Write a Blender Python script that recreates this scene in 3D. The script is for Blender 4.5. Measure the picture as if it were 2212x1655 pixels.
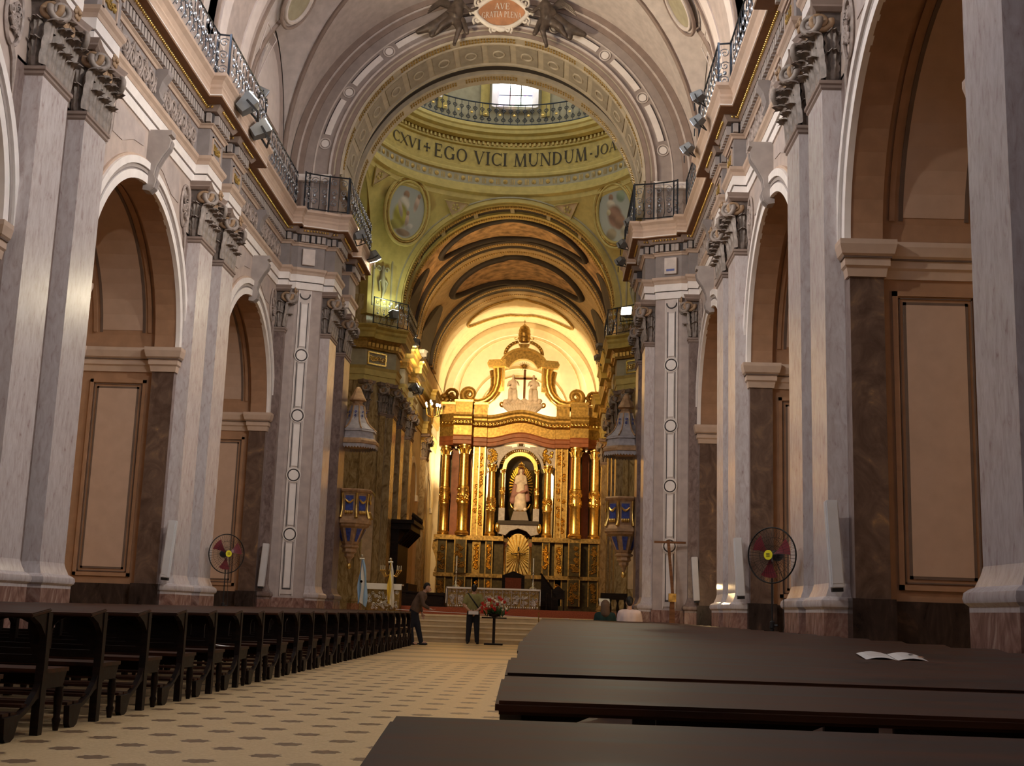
import bpy, bmesh, math, random
from math import sin, cos, pi, radians, sqrt, atan2
from mathutils import Vector, Matrix, Euler
random.seed(7)
for o in list(bpy.data.objects): bpy.data.objects.remove(o)
SC = bpy.context.scene
COL = SC.collection

# ------------------------------------------------------------------ camera
def make_camera():
    yaw, pitch, roll, f = radians(-1.9708), radians(10.5302), radians(1.8949), 2654.87
    fw = Vector((sin(yaw)*cos(pitch), cos(yaw)*cos(pitch), sin(pitch)))
    r = Vector((cos(yaw), -sin(yaw), 0)); u = r.cross(fw)
    r2 = cos(roll)*r + sin(roll)*u; u2 = -sin(roll)*r + cos(roll)*u
    cd = bpy.data.cameras.new('camera'); cam = bpy.data.objects.new('camera', cd); COL.objects.link(cam)
    cd.sensor_width = 36; cd.sensor_fit = 'HORIZONTAL'; cd.lens = f/2212*36; cd.clip_start = .05; cd.clip_end = 300
    m = Matrix((r2, u2, -fw)).transposed().to_4x4(); m.translation = (1.977, 0, .978)
    cam.matrix_world = m; SC.camera = cam
make_camera()

# ------------------------------------------------------------------ world, exposure
W = bpy.data.worlds.new('world'); SC.world = W; W.use_nodes = True
W.node_tree.nodes['Background'].inputs[0].default_value = (.55, .65, .8, 1)
W.node_tree.nodes['Background'].inputs[1].default_value = .02
SC.view_settings.view_transform = 'Standard'
try: SC.view_settings.look = 'None'
except Exception: pass
SC.view_settings.exposure = 0.0; SC.view_settings.gamma = 1.0
SC.view_settings.use_curve_mapping = False
# light strengths, all in one place
E_LUNETTE = 24.0      # daylight through the nave lunette windows
E_FACADE_FILL = 1.6        # unseen window added behind the camera for frontal light
E_DRUM = 9.0         # daylight in the drum windows
P_NAVE_LAMP = 1800     # halogen floods on the nave cornice, added unseen ones too
P_AISLE = 60          # warm lamps in the aisles
P_CROSS = 620         # floods at the crossing piers
P_APSE = 1900         # warm floods hidden behind the high altar
P_CHANCEL = 4200      # warm floods on the chancel cornices
WARM = (1, .64, .28); HALO = (1, .80, .52); DAY = (.80, .88, 1.0)

# ------------------------------------------------------------------ materials
MT = {}
def nt(name):
    m = bpy.data.materials.new(name); m.use_nodes = True
    n = m.node_tree.nodes; l = m.node_tree.links
    return m, n, l, n['Principled BSDF']
def plain(name, col, rough=.6, metal=0, var=.12, scale=4, bump=0, spec=.4):
    """colour with a soft procedural mottling"""
    m, n, l, b = nt(name)
    tc = n.new('ShaderNodeTexCoord'); nz = n.new('ShaderNodeTexNoise'); nz.inputs['Scale'].default_value = scale
    nz.inputs['Detail'].default_value = 5
    l.new(tc.outputs['Object'], nz.inputs['Vector'])
    rp = n.new('ShaderNodeValToRGB')
    rp.color_ramp.elements[0].color = (*[c*(1-var) for c in col], 1); rp.color_ramp.elements[1].color = (*[min(1, c*(1+var)) for c in col], 1)
    rp.color_ramp.elements[0].position = .3; rp.color_ramp.elements[1].position = .7
    l.new(nz.outputs['Fac'], rp.inputs['Fac']); l.new(rp.outputs['Color'], b.inputs['Base Color'])
    b.inputs['Roughness'].default_value = rough; b.inputs['Metallic'].default_value = metal
    b.inputs['Specular IOR Level'].default_value = spec
    if bump:
        bp = n.new('ShaderNodeBump'); bp.inputs['Strength'].default_value = bump; bp.inputs['Distance'].default_value = .02
        l.new(nz.outputs['Fac'], bp.inputs['Height']); l.new(bp.outputs['Normal'], b.inputs['Normal'])
    MT[name] = m; return m
def marble(name, cols, rough=.22, scale=2.2, stretch=(1, 1, .35), dist=3.5, detail=8):
    """veined, mottled stone; cols = list of (pos, colour)"""
    m, n, l, b = nt(name)
    tc = n.new('ShaderNodeTexCoord'); mp = n.new('ShaderNodeMapping'); mp.inputs['Scale'].default_value = stretch
    l.new(tc.outputs['Object'], mp.inputs['Vector'])
    nz = n.new('ShaderNodeTexNoise'); nz.inputs['Scale'].default_value = scale; nz.inputs['Detail'].default_value = detail
    nz.inputs['Roughness'].default_value = .62; nz.inputs['Distortion'].default_value = dist
    l.new(mp.outputs[0], nz.inputs['Vector'])
    rp = n.new('ShaderNodeValToRGB'); cr = rp.color_ramp
    while len(cr.elements) < len(cols): cr.elements.new(.5)
    for e, (p, c) in zip(cr.elements, cols): e.position = p; e.color = (*c, 1)
    l.new(nz.outputs['Fac'], rp.inputs['Fac']); l.new(rp.outputs['Color'], b.inputs['Base Color'])
    b.inputs['Roughness'].default_value = rough
    MT[name] = m; return m
def emis(name, col, strength, base=(.8, .8, .8)):
    m, n, l, b = nt(name)
    b.inputs['Base Color'].default_value = (*base, 1); b.inputs['Emission Color'].default_value = (*col, 1)
    b.inputs['Emission Strength'].default_value = strength
    MT[name] = m; return m
marble('marble_pale', [(.27, (.33, .24, .235)), (.38, (.50, .425, .42)), (.50, (.56, .505, .505)), (.70, (.64, .59, .595))], .24, 13, (1, 1, .32), .7, 10)
marble('marble_mauve', [(.30, (.12, .075, .07)), (.48, (.20, .145, .13)), (.66, (.27, .205, .19))], .3, 7, (1, 1, .6), .9)
marble('marble_dark', [(.34, (.075, .045, .034)), (.56, (.14, .09, .068)), (.66, (.20, .125, .08)), (.74, (.42, .24, .11))], .28, 2.0, (1, 1, .8), 2)
marble('marble_red', [(.3, (.12, .06, .05)), (.5, (.27, .15, .12)), (.7, (.42, .29, .25))], .25, 3, (1, 1, .5), 3)
marble('marble_base_dark', [(.3, (.012, .008, .007)), (.6, (.04, .028, .025)), (.75, (.10, .06, .045))], .25, 2)
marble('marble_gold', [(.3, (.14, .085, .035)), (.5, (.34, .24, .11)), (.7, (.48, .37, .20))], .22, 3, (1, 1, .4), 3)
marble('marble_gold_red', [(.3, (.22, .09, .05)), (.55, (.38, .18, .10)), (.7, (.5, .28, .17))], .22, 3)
plain('plaster', (.43, .36, .335), .75)
plain('plaster_light', (.60, .53, .50), .7)
plain('plaster_grey', (.26, .225, .22), .75)
plain('plaster_beige', (.46, .37, .325), .75)
plain('trim_white', (.80, .745, .72), .55, var=.06)
plain('trim_dark', (.06, .052, .055), .6)
plain('band_field', (.34, .285, .265), .75)
plain('moulding_brown', (.28, .21, .18), .65)
plain('cornice_tan', (.50, .37, .29), .6, var=.08)
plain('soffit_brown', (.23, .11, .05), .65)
plain('dentil_grey', (.36, .31, .29), .6)
plain('relief', (.33, .27, .245), .65, var=.3, scale=9)
plain('relief_dark', (.13, .105, .095), .6, var=.35, scale=9)
plain('capital', (.27, .225, .20), .55, var=.35, scale=8)
plain('capital_tan', (.34, .22, .13), .55, var=.3, scale=8)
plain('arch_brown', (.34, .19, .11), .75)
plain('arch_panel', (.47, .325, .245), .8, var=.05)
plain('arch_line', (.135, .09, .07), .7)
plain('vault_web', (.58, .51, .48), .8)
plain('vault_white', (.66, .585, .565), .8, var=.06)
plain('soffit_cream', (.52, .45, .34), .75)
plain('soffit_panel', (.36, .31, .24), .75)
plain('cross_cream', (.52, .41, .14), .7)
plain('cross_gold', (.42, .31, .075), .55, var=.2)
plain('cross_panel', (.56, .42, .27), .7, var=.2)
plain('cross_grey', (.36, .32, .22), .7)
plain('vault_ochre', (.52, .38, .20), .8, var=.15)
plain('vault_cream', (.66, .54, .34), .8, var=.1)
plain('vault_paint', (.42, .26, .13), .8, var=.55, scale=2.5)
plain('vault_dark', (.045, .036, .032), .7)
plain('apse_white', (.84, .76, .60), .8, var=.05)
plain('gold', (.80, .55, .17), .32, 1, var=.25, scale=10, spec=.5)
plain('gold_bright', (.95, .70, .26), .25, 1, var=.12, scale=10)
plain('gold_dark', (.36, .235, .075), .42, .85, var=.5, scale=9)
plain('gilt_wood', (.40, .26, .07), .45, .5, var=.4, scale=8)
plain('retablo_green', (.06, .045, .016), .5, .3, var=.4, scale=6)
plain('retablo_red', (.26, .085, .035), .5, 0, var=.2)
plain('silver', (.72, .70, .66), .28, 1, var=.35, scale=14)
plain('statue', (.70, .62, .56), .55, 0, var=.2)
plain('statue_robe', (.32, .17, .16), .55)
plain('bronze', (.10, .075, .06), .45, .3, var=.4, scale=7)
plain('iron', (.035, .04, .05), .4, .7)
plain('iron_bright', (.50, .56, .66), .3, 1)
plain('black', (.010, .010, .011), .5)
plain('lamp_grey', (.18, .19, .2), .45, .3)
plain('speaker_white', (.60, .60, .63), .5, var=.04)
plain('paper', (.85, .82, .77), .8, var=.03)
plain('cloth_white', (.82, .80, .76), .9, var=.04)
plain('flag_blue', (.33, .52, .78), .85, var=.08)
plain('flag_yellow', (.85, .62, .10), .85, var=.08)
plain('flag_sun', (.75, .40, .06), .85)
plain('pulpit_blue', (.05, .075, .30), .45, var=.4, scale=12)
plain('pulpit_grey', (.40, .38, .40), .45, var=.2, scale=8)
plain('pulpit_tan', (.45, .28, .15), .45, .2, var=.25, scale=8)
plain('green_leaf', (.04, .10, .025), .6, var=.5, scale=20)
plain('flower_red', (.62, .03, .02), .6, var=.25, scale=30)
plain('flower_white', (.85, .78, .60), .6)
plain('skin', (.52, .30, .20), .55, var=.06)
plain('hair_black', (.012, .010, .009), .5)
plain('shirt_olive', (.26, .235, .085), .9, var=.1, scale=12)
plain('shirt_pink', (.66, .53, .50), .9, var=.08)
plain('cloth_green', (.012, .035, .03), .9)
plain('cloth_brown', (.13, .08, .05), .9, var=.15)
plain('trousers_navy', (.016, .017, .024), .9)
plain('yellow_label', (.75, .68, .02), .5, var=.04)
plain('fan_blade', (.16, .02, .03), .35, var=.1)
plain('carpet_red', (.30, .075, .035), .95, var=.25, scale=30)
plain('step_stone', (.56, .43, .25), .45, var=.1)
plain('step_red', (.42, .16, .07), .4, var=.3, scale=20)
plain('step_nose_lit', (.80, .66, .42), .4, var=.06)
plain('ink', (.02, .018, .016), .7)
plain('letter', (.045, .035, .02), .7)
plain('letter_pale', (.72, .66, .58), .6)
plain('plaque', (.42, .20, .10), .6, var=.3, scale=3)
plain('candle', (.82, .78, .66), .6)
def wood(name, c0, c1, rough, axis=(1.2, 14, 14)):
    m, n, l, b = nt(name)
    tc = n.new('ShaderNodeTexCoord'); mp = n.new('ShaderNodeMapping'); mp.inputs['Scale'].default_value = axis
    l.new(tc.outputs['Object'], mp.inputs[0])
    oi = n.new('ShaderNodeObjectInfo'); sc = n.new('ShaderNodeVectorMath'); sc.operation = 'SCALE'; sc.inputs[0].default_value = (37, 11, 5)
    l.new(oi.outputs['Random'], sc.inputs['Scale']); l.new(sc.outputs[0], mp.inputs['Location'])
    nz = n.new('ShaderNodeTexNoise'); nz.inputs['Scale'].default_value = 1.6; nz.inputs['Detail'].default_value = 7; nz.inputs['Distortion'].default_value = .8
    l.new(mp.outputs[0], nz.inputs['Vector'])
    rp = n.new('ShaderNodeValToRGB'); rp.color_ramp.elements[0].color = (*c0, 1); rp.color_ramp.elements[1].color = (*c1, 1)
    rp.color_ramp.elements[0].position = .32; rp.color_ramp.elements[1].position = .72
    l.new(nz.outputs['Fac'], rp.inputs[0]); l.new(rp.outputs[0], b.inputs['Base Color'])
    b.inputs['Roughness'].default_value = rough; b.inputs['IOR'].default_value = 1.28
    r2 = n.new('ShaderNodeMapRange'); r2.inputs[3].default_value = rough-.1; r2.inputs[4].default_value = rough+.12
    l.new(nz.outputs['Fac'], r2.inputs[0]); l.new(r2.outputs[0], b.inputs['Roughness'])
    MT[name] = m
wood('pew_wood', (.006, .003, .002), (.020, .009, .005), .5)
wood('pew_top', (.012, .005, .003), (.085, .028, .010), .48, (.8, 9, 9))
wood('dark_wood', (.008, .005, .004), (.028, .015, .009), .5)
wood('cross_wood', (.12, .05, .02), (.24, .11, .05), .6)

def floor_mat():
    m, n, l, b = nt('floor_mosaic')
    tc = n.new('ShaderNodeTexCoord'); sp = n.new('ShaderNodeSeparateXYZ'); l.new(tc.outputs['Object'], sp.inputs[0])
    def M(op, a, c=None):
        q = n.new('ShaderNodeMath'); q.operation = op
        for i, v in enumerate((a, c)):
            if v is None: continue
            if isinstance(v, (int, float)): q.inputs[i].default_value = v
            else: l.new(v, q.inputs[i])
        return q.outputs[0]
    nz = n.new('ShaderNodeTexNoise'); nz.inputs['Scale'].default_value = 38; l.new(tc.outputs['Object'], nz.inputs[0])
    wob = M('MULTIPLY', M('SUBTRACT', nz.outputs['Fac'], .5), .045)
    def star(x0, y0):
        fx = M('MULTIPLY', M('SUBTRACT', M('FRACT', M('ADD', M('DIVIDE', M('SUBTRACT', sp.outputs[0], x0), .666), 100.5)), .5), .666)
        fy = M('MULTIPLY', M('SUBTRACT', M('FRACT', M('ADD', M('DIVIDE', M('SUBTRACT', sp.outputs[1], y0), .71), 100.5)), .5), .71)
        ax, ay = M('ABSOLUTE', fx), M('ABSOLUTE', fy)
        d = M('MINIMUM', M('MULTIPLY', M('MAXIMUM', ax, ay), 1.42), M('ADD', ax, ay))
        return M('LESS_THAN', M('ADD', d, wob), .118)
    mask = M('MAXIMUM', star(-1.17, 9.0), star(-.835, 8.61))
    near = M('LESS_THAN', sp.outputs[1], 23.5)
    mask = M('MULTIPLY', mask, near)
    # beyond the star field: plain border bands across the aisle
    bands = M('MULTIPLY', M('GREATER_THAN', M('FRACT', M('DIVIDE', sp.outputs[1], 2.4)), .62), M('SUBTRACT', 1, near))
    vo = n.new('ShaderNodeTexVoronoi'); vo.inputs['Scale'].default_value = 55; l.new(tc.outputs['Object'], vo.inputs[0])
    base = n.new('ShaderNodeMix'); base.data_type = 'RGBA'
    base.inputs[6].default_value = (.60, .41, .185, 1); base.inputs[7].default_value = (.72, .525, .27, 1)  # warm light of the lamps is put into this base colour
    l.new(vo.outputs['Color'], base.inputs[0])
    m2 = n.new('ShaderNodeMix'); m2.data_type = 'RGBA'; m2.inputs[7].default_value = (.20, .115, .05, 1)
    l.new(mask, m2.inputs[0]); l.new(base.outputs[2], m2.inputs[6])
    m3 = n.new('ShaderNodeMix'); m3.data_type = 'RGBA'; m3.inputs[7].default_value = (.33, .22, .11, 1)
    l.new(M('MULTIPLY', bands, .6), m3.inputs[0]); l.new(m2.outputs[2], m3.inputs[6])
    l.new(m3.outputs[2], b.inputs['Base Color'])
    b.inputs['Roughness'].default_value = .42
    bp = n.new('ShaderNodeBump'); bp.inputs['Strength'].default_value = .25; bp.inputs['Distance'].default_value = .004
    l.new(vo.outputs['Distance'], bp.inputs['Height']); l.new(bp.outputs[0], b.inputs['Normal'])
    MT['floor_mosaic'] = m
floor_mat()
emis('win_day', DAY, E_LUNETTE); emis('win_added_fill', (.95, .94, 1), E_FACADE_FILL); emis('win_drum', (.85, .93, 1), E_DRUM)
emis('lamp_on', (1, .82, .60), 70); emis('lamp_green', (.9, 1, .72), 60); emis('bulb', (1, .78, .45), 30)
def glass_stained():
    m, n, l, b = nt('stained_glass')
    tc = n.new('ShaderNodeTexCoord'); vo = n.new('ShaderNodeTexVoronoi'); vo.inputs['Scale'].default_value = 3.2
    l.new(tc.outputs['Object'], vo.inputs[0])
    hs = n.new('ShaderNodeHueSaturation'); hs.inputs['Saturation'].default_value = .55; hs.inputs['Value'].default_value = 1.6
    l.new(vo.outputs['Color'], hs.inputs['Color'])
    l.new(hs.outputs[0], b.inputs['Emission Color']); b.inputs['Emission Strength'].default_value = 2.6
    b.inputs['Base Color'].default_value = (.1, .1, .1, 1)
    MT['stained_glass'] = m
glass_stained()

# ------------------------------------------------------------------ mesh helpers
class MB:
    def __init__(s): s.v = []; s.f = []
    def add(s, vs, fs):
        o = len(s.v); s.v += [tuple(p) for p in vs]; s.f += [tuple(i+o for i in f) for f in fs]; return s
    def box(s, x0, y0, z0, x1, y1, z1):
        x0, x1 = min(x0, x1), max(x0, x1); y0, y1 = min(y0, y1), max(y0, y1); z0, z1 = min(z0, z1), max(z0, z1)
        return s.add([(x0, y0, z0), (x1, y0, z0), (x1, y1, z0), (x0, y1, z0), (x0, y0, z1), (x1, y0, z1), (x1, y1, z1), (x0, y1, z1)],
                     [(0, 3, 2, 1), (4, 5, 6, 7), (0, 1, 5, 4), (1, 2, 6, 5), (2, 3, 7, 6), (3, 0, 4, 7)])
    def hexa(s, b, t):
        """bottom 4 pts, top 4 pts"""
        return s.add(list(b)+list(t), [(0, 3, 2, 1), (4, 5, 6, 7), (0, 1, 5, 4), (1, 2, 6, 5), (2, 3, 7, 6), (3, 0, 4, 7)])
    def prism(s, poly, fn, d0, d1):
        """poly of 2-D points; fn(a,b,d)->xyz"""
        n = len(poly); vs = [fn(a, b, d0) for a, b in poly]+[fn(a, b, d1) for a, b in poly]
        return s.add(vs, [tuple(range(n-1, -1, -1)), tuple(range(n, 2*n))]+[(i, (i+1) % n, n+(i+1) % n, n+i) for i in range(n)])
    def strip(s, rings, closed=True, cap=False):
        n = len(rings[0]); o = []
        for r in rings: o += list(r)
        fs = []
        for k in range(len(rings)-1):
            for i in range(n if closed else n-1):
                j = (i+1) % n; fs.append((k*n+i, k*n+j, (k+1)*n+j, (k+1)*n+i))
        if cap: fs += [tuple(range(n-1, -1, -1)), tuple((len(rings)-1)*n+i for i in range(n))]
        return s.add(o, fs)
    def lathe(s, prof, n=16, c=(0, 0, 0), a0=0, a1=2*pi, sx=1, sy=1, cap=True):
        full = abs(a1-a0-2*pi) < 1e-6; m = n if full else n+1
        rings = [[(c[0]+sx*max(r, 1e-4)*cos(a0+(a1-a0)*i/n), c[1]+sy*max(r, 1e-4)*sin(a0+(a1-a0)*i/n), c[2]+z) for i in range(m)] for r, z in prof]
        return s.strip(rings, full, cap and full)
    def tube(s, pts, r, n=6, closed=False):
        pts = [Vector(p) for p in pts]; rs = r if isinstance(r, (list, tuple)) else [r]*len(pts)
        rings = []; up = None
        for i, p in enumerate(pts):
            a = pts[i-1] if i or closed else pts[i]; b = pts[(i+1) % len(pts)] if (i < len(pts)-1 or closed) else pts[i]
            t = (b-a)
            if t.length < 1e-9: t = Vector((0, 0, 1))
            t.normalize()
            if up is None: up = Vector((0, 0, 1)) if abs(t.z) < .9 else Vector((1, 0, 0))
            x = t.cross(up)
            if x.length < 1e-6: x = t.cross(Vector((0, 1, 0)))
            x.normalize(); up = x.cross(t).normalized()
            rings.append([p+rs[i]*(cos(2*pi*k/n)*x+sin(2*pi*k/n)*up) for k in range(n)])
        if closed: rings.append(rings[0])
        return s.strip(rings, True, not closed)
    def ell(s, c, r, nu=12, nv=8, rot=None):
        rings = []
        for j in range(nv+1):
            t = pi*j/nv; rr = max(sin(t), 1e-3)
            ring = []
            for i in range(nu):
                p = Vector((r[0]*rr*cos(2*pi*i/nu), r[1]*rr*sin(2*pi*i/nu), -r[2]*cos(t)))
                if rot: p = rot @ p
                ring.append(p+Vector(c))
            rings.append(ring)
        return s.strip(rings, True, True)
    def sweep(s, prof, path, side=1, cap=True):
        """profile [(out,z)] along XY path; out is measured to the right of travel when side=1"""
        n = len(path); rings = []
        for i, (x, y) in enumerate(path):
            d = []
            if i > 0: d.append(Vector((x-path[i-1][0], y-path[i-1][1])).normalized())
            if i < n-1: d.append(Vector((path[i+1][0]-x, path[i+1][1]-y)).normalized())
            ns = [Vector((q.y, -q.x))*side for q in d]
            if len(ns) == 1: nn = ns[0]
            else:
                nn = ns[0]+ns[1]; nn = nn/max(.3, nn.dot(ns[0]))
            rings.append([(x+nn.x*o, y+nn.y*o, z) for o, z in prof])
        return s.strip(rings, False if not cap else True, cap)
    def arc(s, prof, fn, a0=0, a1=pi, n=32, closed=True):
        """profile [(rad,out)] swept through angle; fn(rad,ang,out)->xyz"""
        rings = [[fn(r, a0+(a1-a0)*i/n, o) for r, o in prof] for i in range(n+1)]
        return s.strip(rings, closed, closed)
    def grid(s, fn, nu, nv):
        vs = [fn(i/nu, j/nv) for j in range(nv+1) for i in range(nu+1)]
        return s.add(vs, [(j*(nu+1)+i, j*(nu+1)+i+1, (j+1)*(nu+1)+i+1, (j+1)*(nu+1)+i) for j in range(nv) for i in range(nu)])
    def mir(s):
        s.v = [(-x, y, z) for x, y, z in s.v]; s.f = [tuple(reversed(f)) for f in s.f]; return s
    def xf(s, m):
        s.v = [tuple(m @ Vector(p)) for p in s.v]; return s
    def mesh(s, name, mat, smooth=None):
        me = bpy.data.meshes.new(name); me.from_pydata(s.v, [], s.f); me.update()
        if mat: me.materials.append(MT[mat])
        if smooth is not None:
            me.polygons.foreach_set('use_smooth', [True]*len(me.polygons))
            if smooth < 179: me.set_sharp_from_angle(angle=radians(smooth))
        return me
    STUFF = set('carved_panel carved_drum carved_strip carved_spandrel frieze_relief relief_panel relief_border fringe relief entablature_leaf_row wire_guard sun_rays rays niche_arch_carving spandrel_cartouche canopy_ornament bars cloud garland rosette arms wing print label_print frame_scrolls corner_acanthus crown_arch'.split())
    def build(s, name, mat, parent=None, smooth=None, loc=None, fix=True):
        me = s.mesh(name, mat, smooth)
        if fix:
            bm = bmesh.new(); bm.from_mesh(me); bmesh.ops.recalc_face_normals(bm, faces=bm.faces); bm.to_mesh(me); bm.free()
        o = put(name, me, parent, loc)
        if name in MB.STUFF: o['kind'] = 'stuff'
        return o
def put(name, me, parent=None, loc=None, rot=None, scale=None):
    o = bpy.data.objects.new(name, me); COL.objects.link(o)
    if parent: o.parent = parent
    if loc is not None: o.location = loc
    if rot is not None: o.rotation_euler = rot
    if scale is not None: o.scale = scale
    return o
def tag(o, label=None, cat=None, group=None, kind=None):
    if label: o['label'] = label
    if cat: o['category'] = cat
    if group: o['group'] = group
    if kind: o['kind'] = kind
    return o
def thing(name, label, cat, loc=(0, 0, 0), rz=0, group=None):
    o = bpy.data.objects.new(name, None); COL.objects.link(o); o.empty_display_size = .1
    o.location = loc; o.rotation_euler = (0, 0, rz)
    return tag(o, label, cat, group)
def copy_tree(o, parent=None):
    c = o.copy(); COL.objects.link(c); c.parent = parent
    for ch in list(o.children): copy_tree(ch, c)
    return c
def struct(name, mb=None, mat=None, smooth=None):
    if mb is None:
        o = bpy.data.objects.new(name, None); COL.objects.link(o)
    else: o = mb.build(name, mat, None, smooth)
    o['kind'] = 'structure'; return o
def blob(name, prims, voxel, mat, parent=None, smooth=6, loc=None):
    """one continuous body grown from tapered limbs and ellipsoids, fused by a voxel remesh"""
    mb = MB()
    for q in prims:
        if q[0] == 'e': mb.ell(q[1], q[2], 14, 10, q[3] if len(q) > 3 else None)
        else:
            a, ra, b, rb = Vector(q[1]), q[2], Vector(q[3]), q[4]
            t = (b-a).normalized(); pts = []; rs = []
            for k in range(4): th = pi/2*k/3; pts.append(a-t*ra*cos(th)); rs.append(max(ra*sin(th), .0015))
            for k in range(4): th = pi/2*k/3; pts.append(b+t*rb*sin(th)); rs.append(max(rb*cos(th), .0015))
            mb.tube(pts, rs, 12)
    me = mb.mesh(name, None); ob = bpy.data.objects.new(name, me); COL.objects.link(ob)
    md = ob.modifiers.new('r', 'REMESH'); md.mode = 'VOXEL'; md.voxel_size = voxel
    ms = ob.modifiers.new('s', 'SMOOTH'); ms.iterations = smooth; ms.factor = .5
    dg = bpy.context.evaluated_depsgraph_get(); dg.update()
    nm = bpy.data.meshes.new_from_object(ob.evaluated_get(dg)); bpy.data.objects.remove(ob)
    nm.polygons.foreach_set('use_smooth', [True]*len(nm.polygons)); nm.materials.clear(); nm.materials.append(MT[mat])
    return put(name, nm, parent, loc)
def spiral(c, ux, uy, r, turns=1.4, n=18, a0=0, shrink=.15):
    c, ux, uy = Vector(c), Vector(ux), Vector(uy); pts = []
    for i in range(n+1):
        t = i/n; a = a0+2*pi*turns*t; q = r*(1-(1-shrink)*t)
        pts.append(c+ux*q*cos(a)+uy*q*sin(a))
    return pts
def light(kind, name, loc, power, col, parent=None, size=.3, target=None, angle=60, blend=.6):
    ld = bpy.data.lights.new(name, kind); ld.energy = power; ld.color = col
    if kind == 'AREA': ld.size = size
    else: ld.shadow_soft_size = size
    if kind == 'SPOT': ld.spot_size = radians(angle); ld.spot_blend = blend
    o = bpy.data.objects.new(name, ld); COL.objects.link(o); o.location = loc
    if target: o.rotation_euler = (Vector(target)-Vector(loc)).to_track_quat('-Z', 'Y').to_euler()
    if parent: o.parent = parent
    return o
ORD = ['first', 'second', 'third', 'fourth', 'fifth', 'sixth', 'seventh', 'eighth', 'ninth', 'tenth', 'eleventh', 'twelfth', 'thirteenth', 'fourteenth',
       'fifteenth', 'sixteenth', 'seventeenth', 'eighteenth', 'nineteenth', 'twentieth', 'twenty-first', 'twenty-second', 'twenty-third', 'twenty-fourth', 'twenty-fifth',
       'twenty-sixth', 'twenty-seventh', 'twenty-eighth', 'twenty-ninth', 'thirtieth']

# ------------------------------------------------------------------ floor and steps
fl = struct('floor', MB().box(-12, -8, -.2, 12, 37.6, 0), 'floor_mosaic')
ZS = 1.06
for k in range(5):
    y = 37.6+.36*k; z = .162*(k+1)
    MB().box(-4.2, y, -.1, 4.2, 50, z).build('step', 'step_stone', fl)
    MB().box(-4.2, y-.03, z-.045, 4.2, y+.02, z+.004).build('step_nosing', 'step_nose_lit', fl)  # pale edge colour paints the light caught by the treads
MB().box(-4.2, 39.07, .60, 4.2, 39.2, .82).build('step_riser', 'step_red', fl)
MB().box(-12, 39.3, -.2, 12, 50, .80).build('sanctuary_paving', 'step_stone', fl)
MB().box(-3.9, 43.2, .8, 4.1, 74, 1.06).build('altar_platform', 'carpet_red', fl)
MB().box(-12, 50, -.2, 12, 74, 1.05).build('chancel_paving', 'step_stone', fl)

# ------------------------------------------------------------------ nave walls
XW = 6.08; RA = 2.72; ZSP = 6.2
BAYS = [5.55, 14.05, 22.68, 31.3]
PIL = [(8.4, 9.4), (10.07, 11.05), (17.07, 18.05), (18.76, 19.74), (25.58, 26.58), (27.40, 28.40)]
PAIRS = [(8.4, 11.05), (17.07, 19.74), (25.58, 28.40)]
walls = {}
def side_build(fn):
    for s in (-1, 1): fn(s)
def fin(mb, s): return mb.mir() if s > 0 else mb
def nave_wall(s):
    w = MB(); segs = [-8]+[v for c in BAYS for v in (c-RA, c+RA)]+[34.5]
    for a, b in zip(segs[0::2], segs[1::2]):
        w.add([(-XW, a, 8.8), (-XW, b, 8.8), (-XW, b, 10.1), (-XW, a, 10.1)], [(0, 1, 2, 3)])
    for c in BAYS:
        n = 28
        for i in range(n):
            a0, a1 = pi*i/n, pi*(i+1)/n
            p = [(-XW, c-RA*cos(a), ZSP+RA*sin(a)) for a in (a0, a1)]
            w.add([p[0], p[1], (-XW, p[1][1], 10.1), (-XW, p[0][1], 10.1)], [(0, 1, 2, 3)])
    o = struct('wall_left' if s < 0 else 'wall_right', fin(w, s), 'plaster_beige'); walls[s] = o
    o['label'] = 'left nave arcade wall of painted plaster and marble piers' if s < 0 else 'right nave arcade wall of painted plaster and marble piers'
    for a, b in zip(segs[0::2], segs[1::2]):
        fin(MB().box(-XW, a+.004, 0, -XW-.4, b-.004, 8.85), s).build('pier_facing', 'marble_mauve', o)
        fin(MB().box(-XW+.05, a, 0, -XW-.3, b, 1.12), s).build('pier_dado', 'marble_base_dark', o)
    for bi, c in enumerate(BAYS):
        arcade_bay(o, s, c, bi)
def path_strip(mb, x0, x1, pts):
    for (y0, z0), (y1, z1) in zip(pts, pts[1:]): mb.add([(x0, y0, z0), (x0, y1, z1), (x1, y1, z1), (x1, y0, z0)], [(0, 1, 2, 3)])
def archpts(c, R, a0=0, a1=pi, n=26): return [(c-R*cos(a0+(a1-a0)*i/n), ZSP+R*sin(a0+(a1-a0)*i/n)) for i in range(n+1)]
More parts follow.
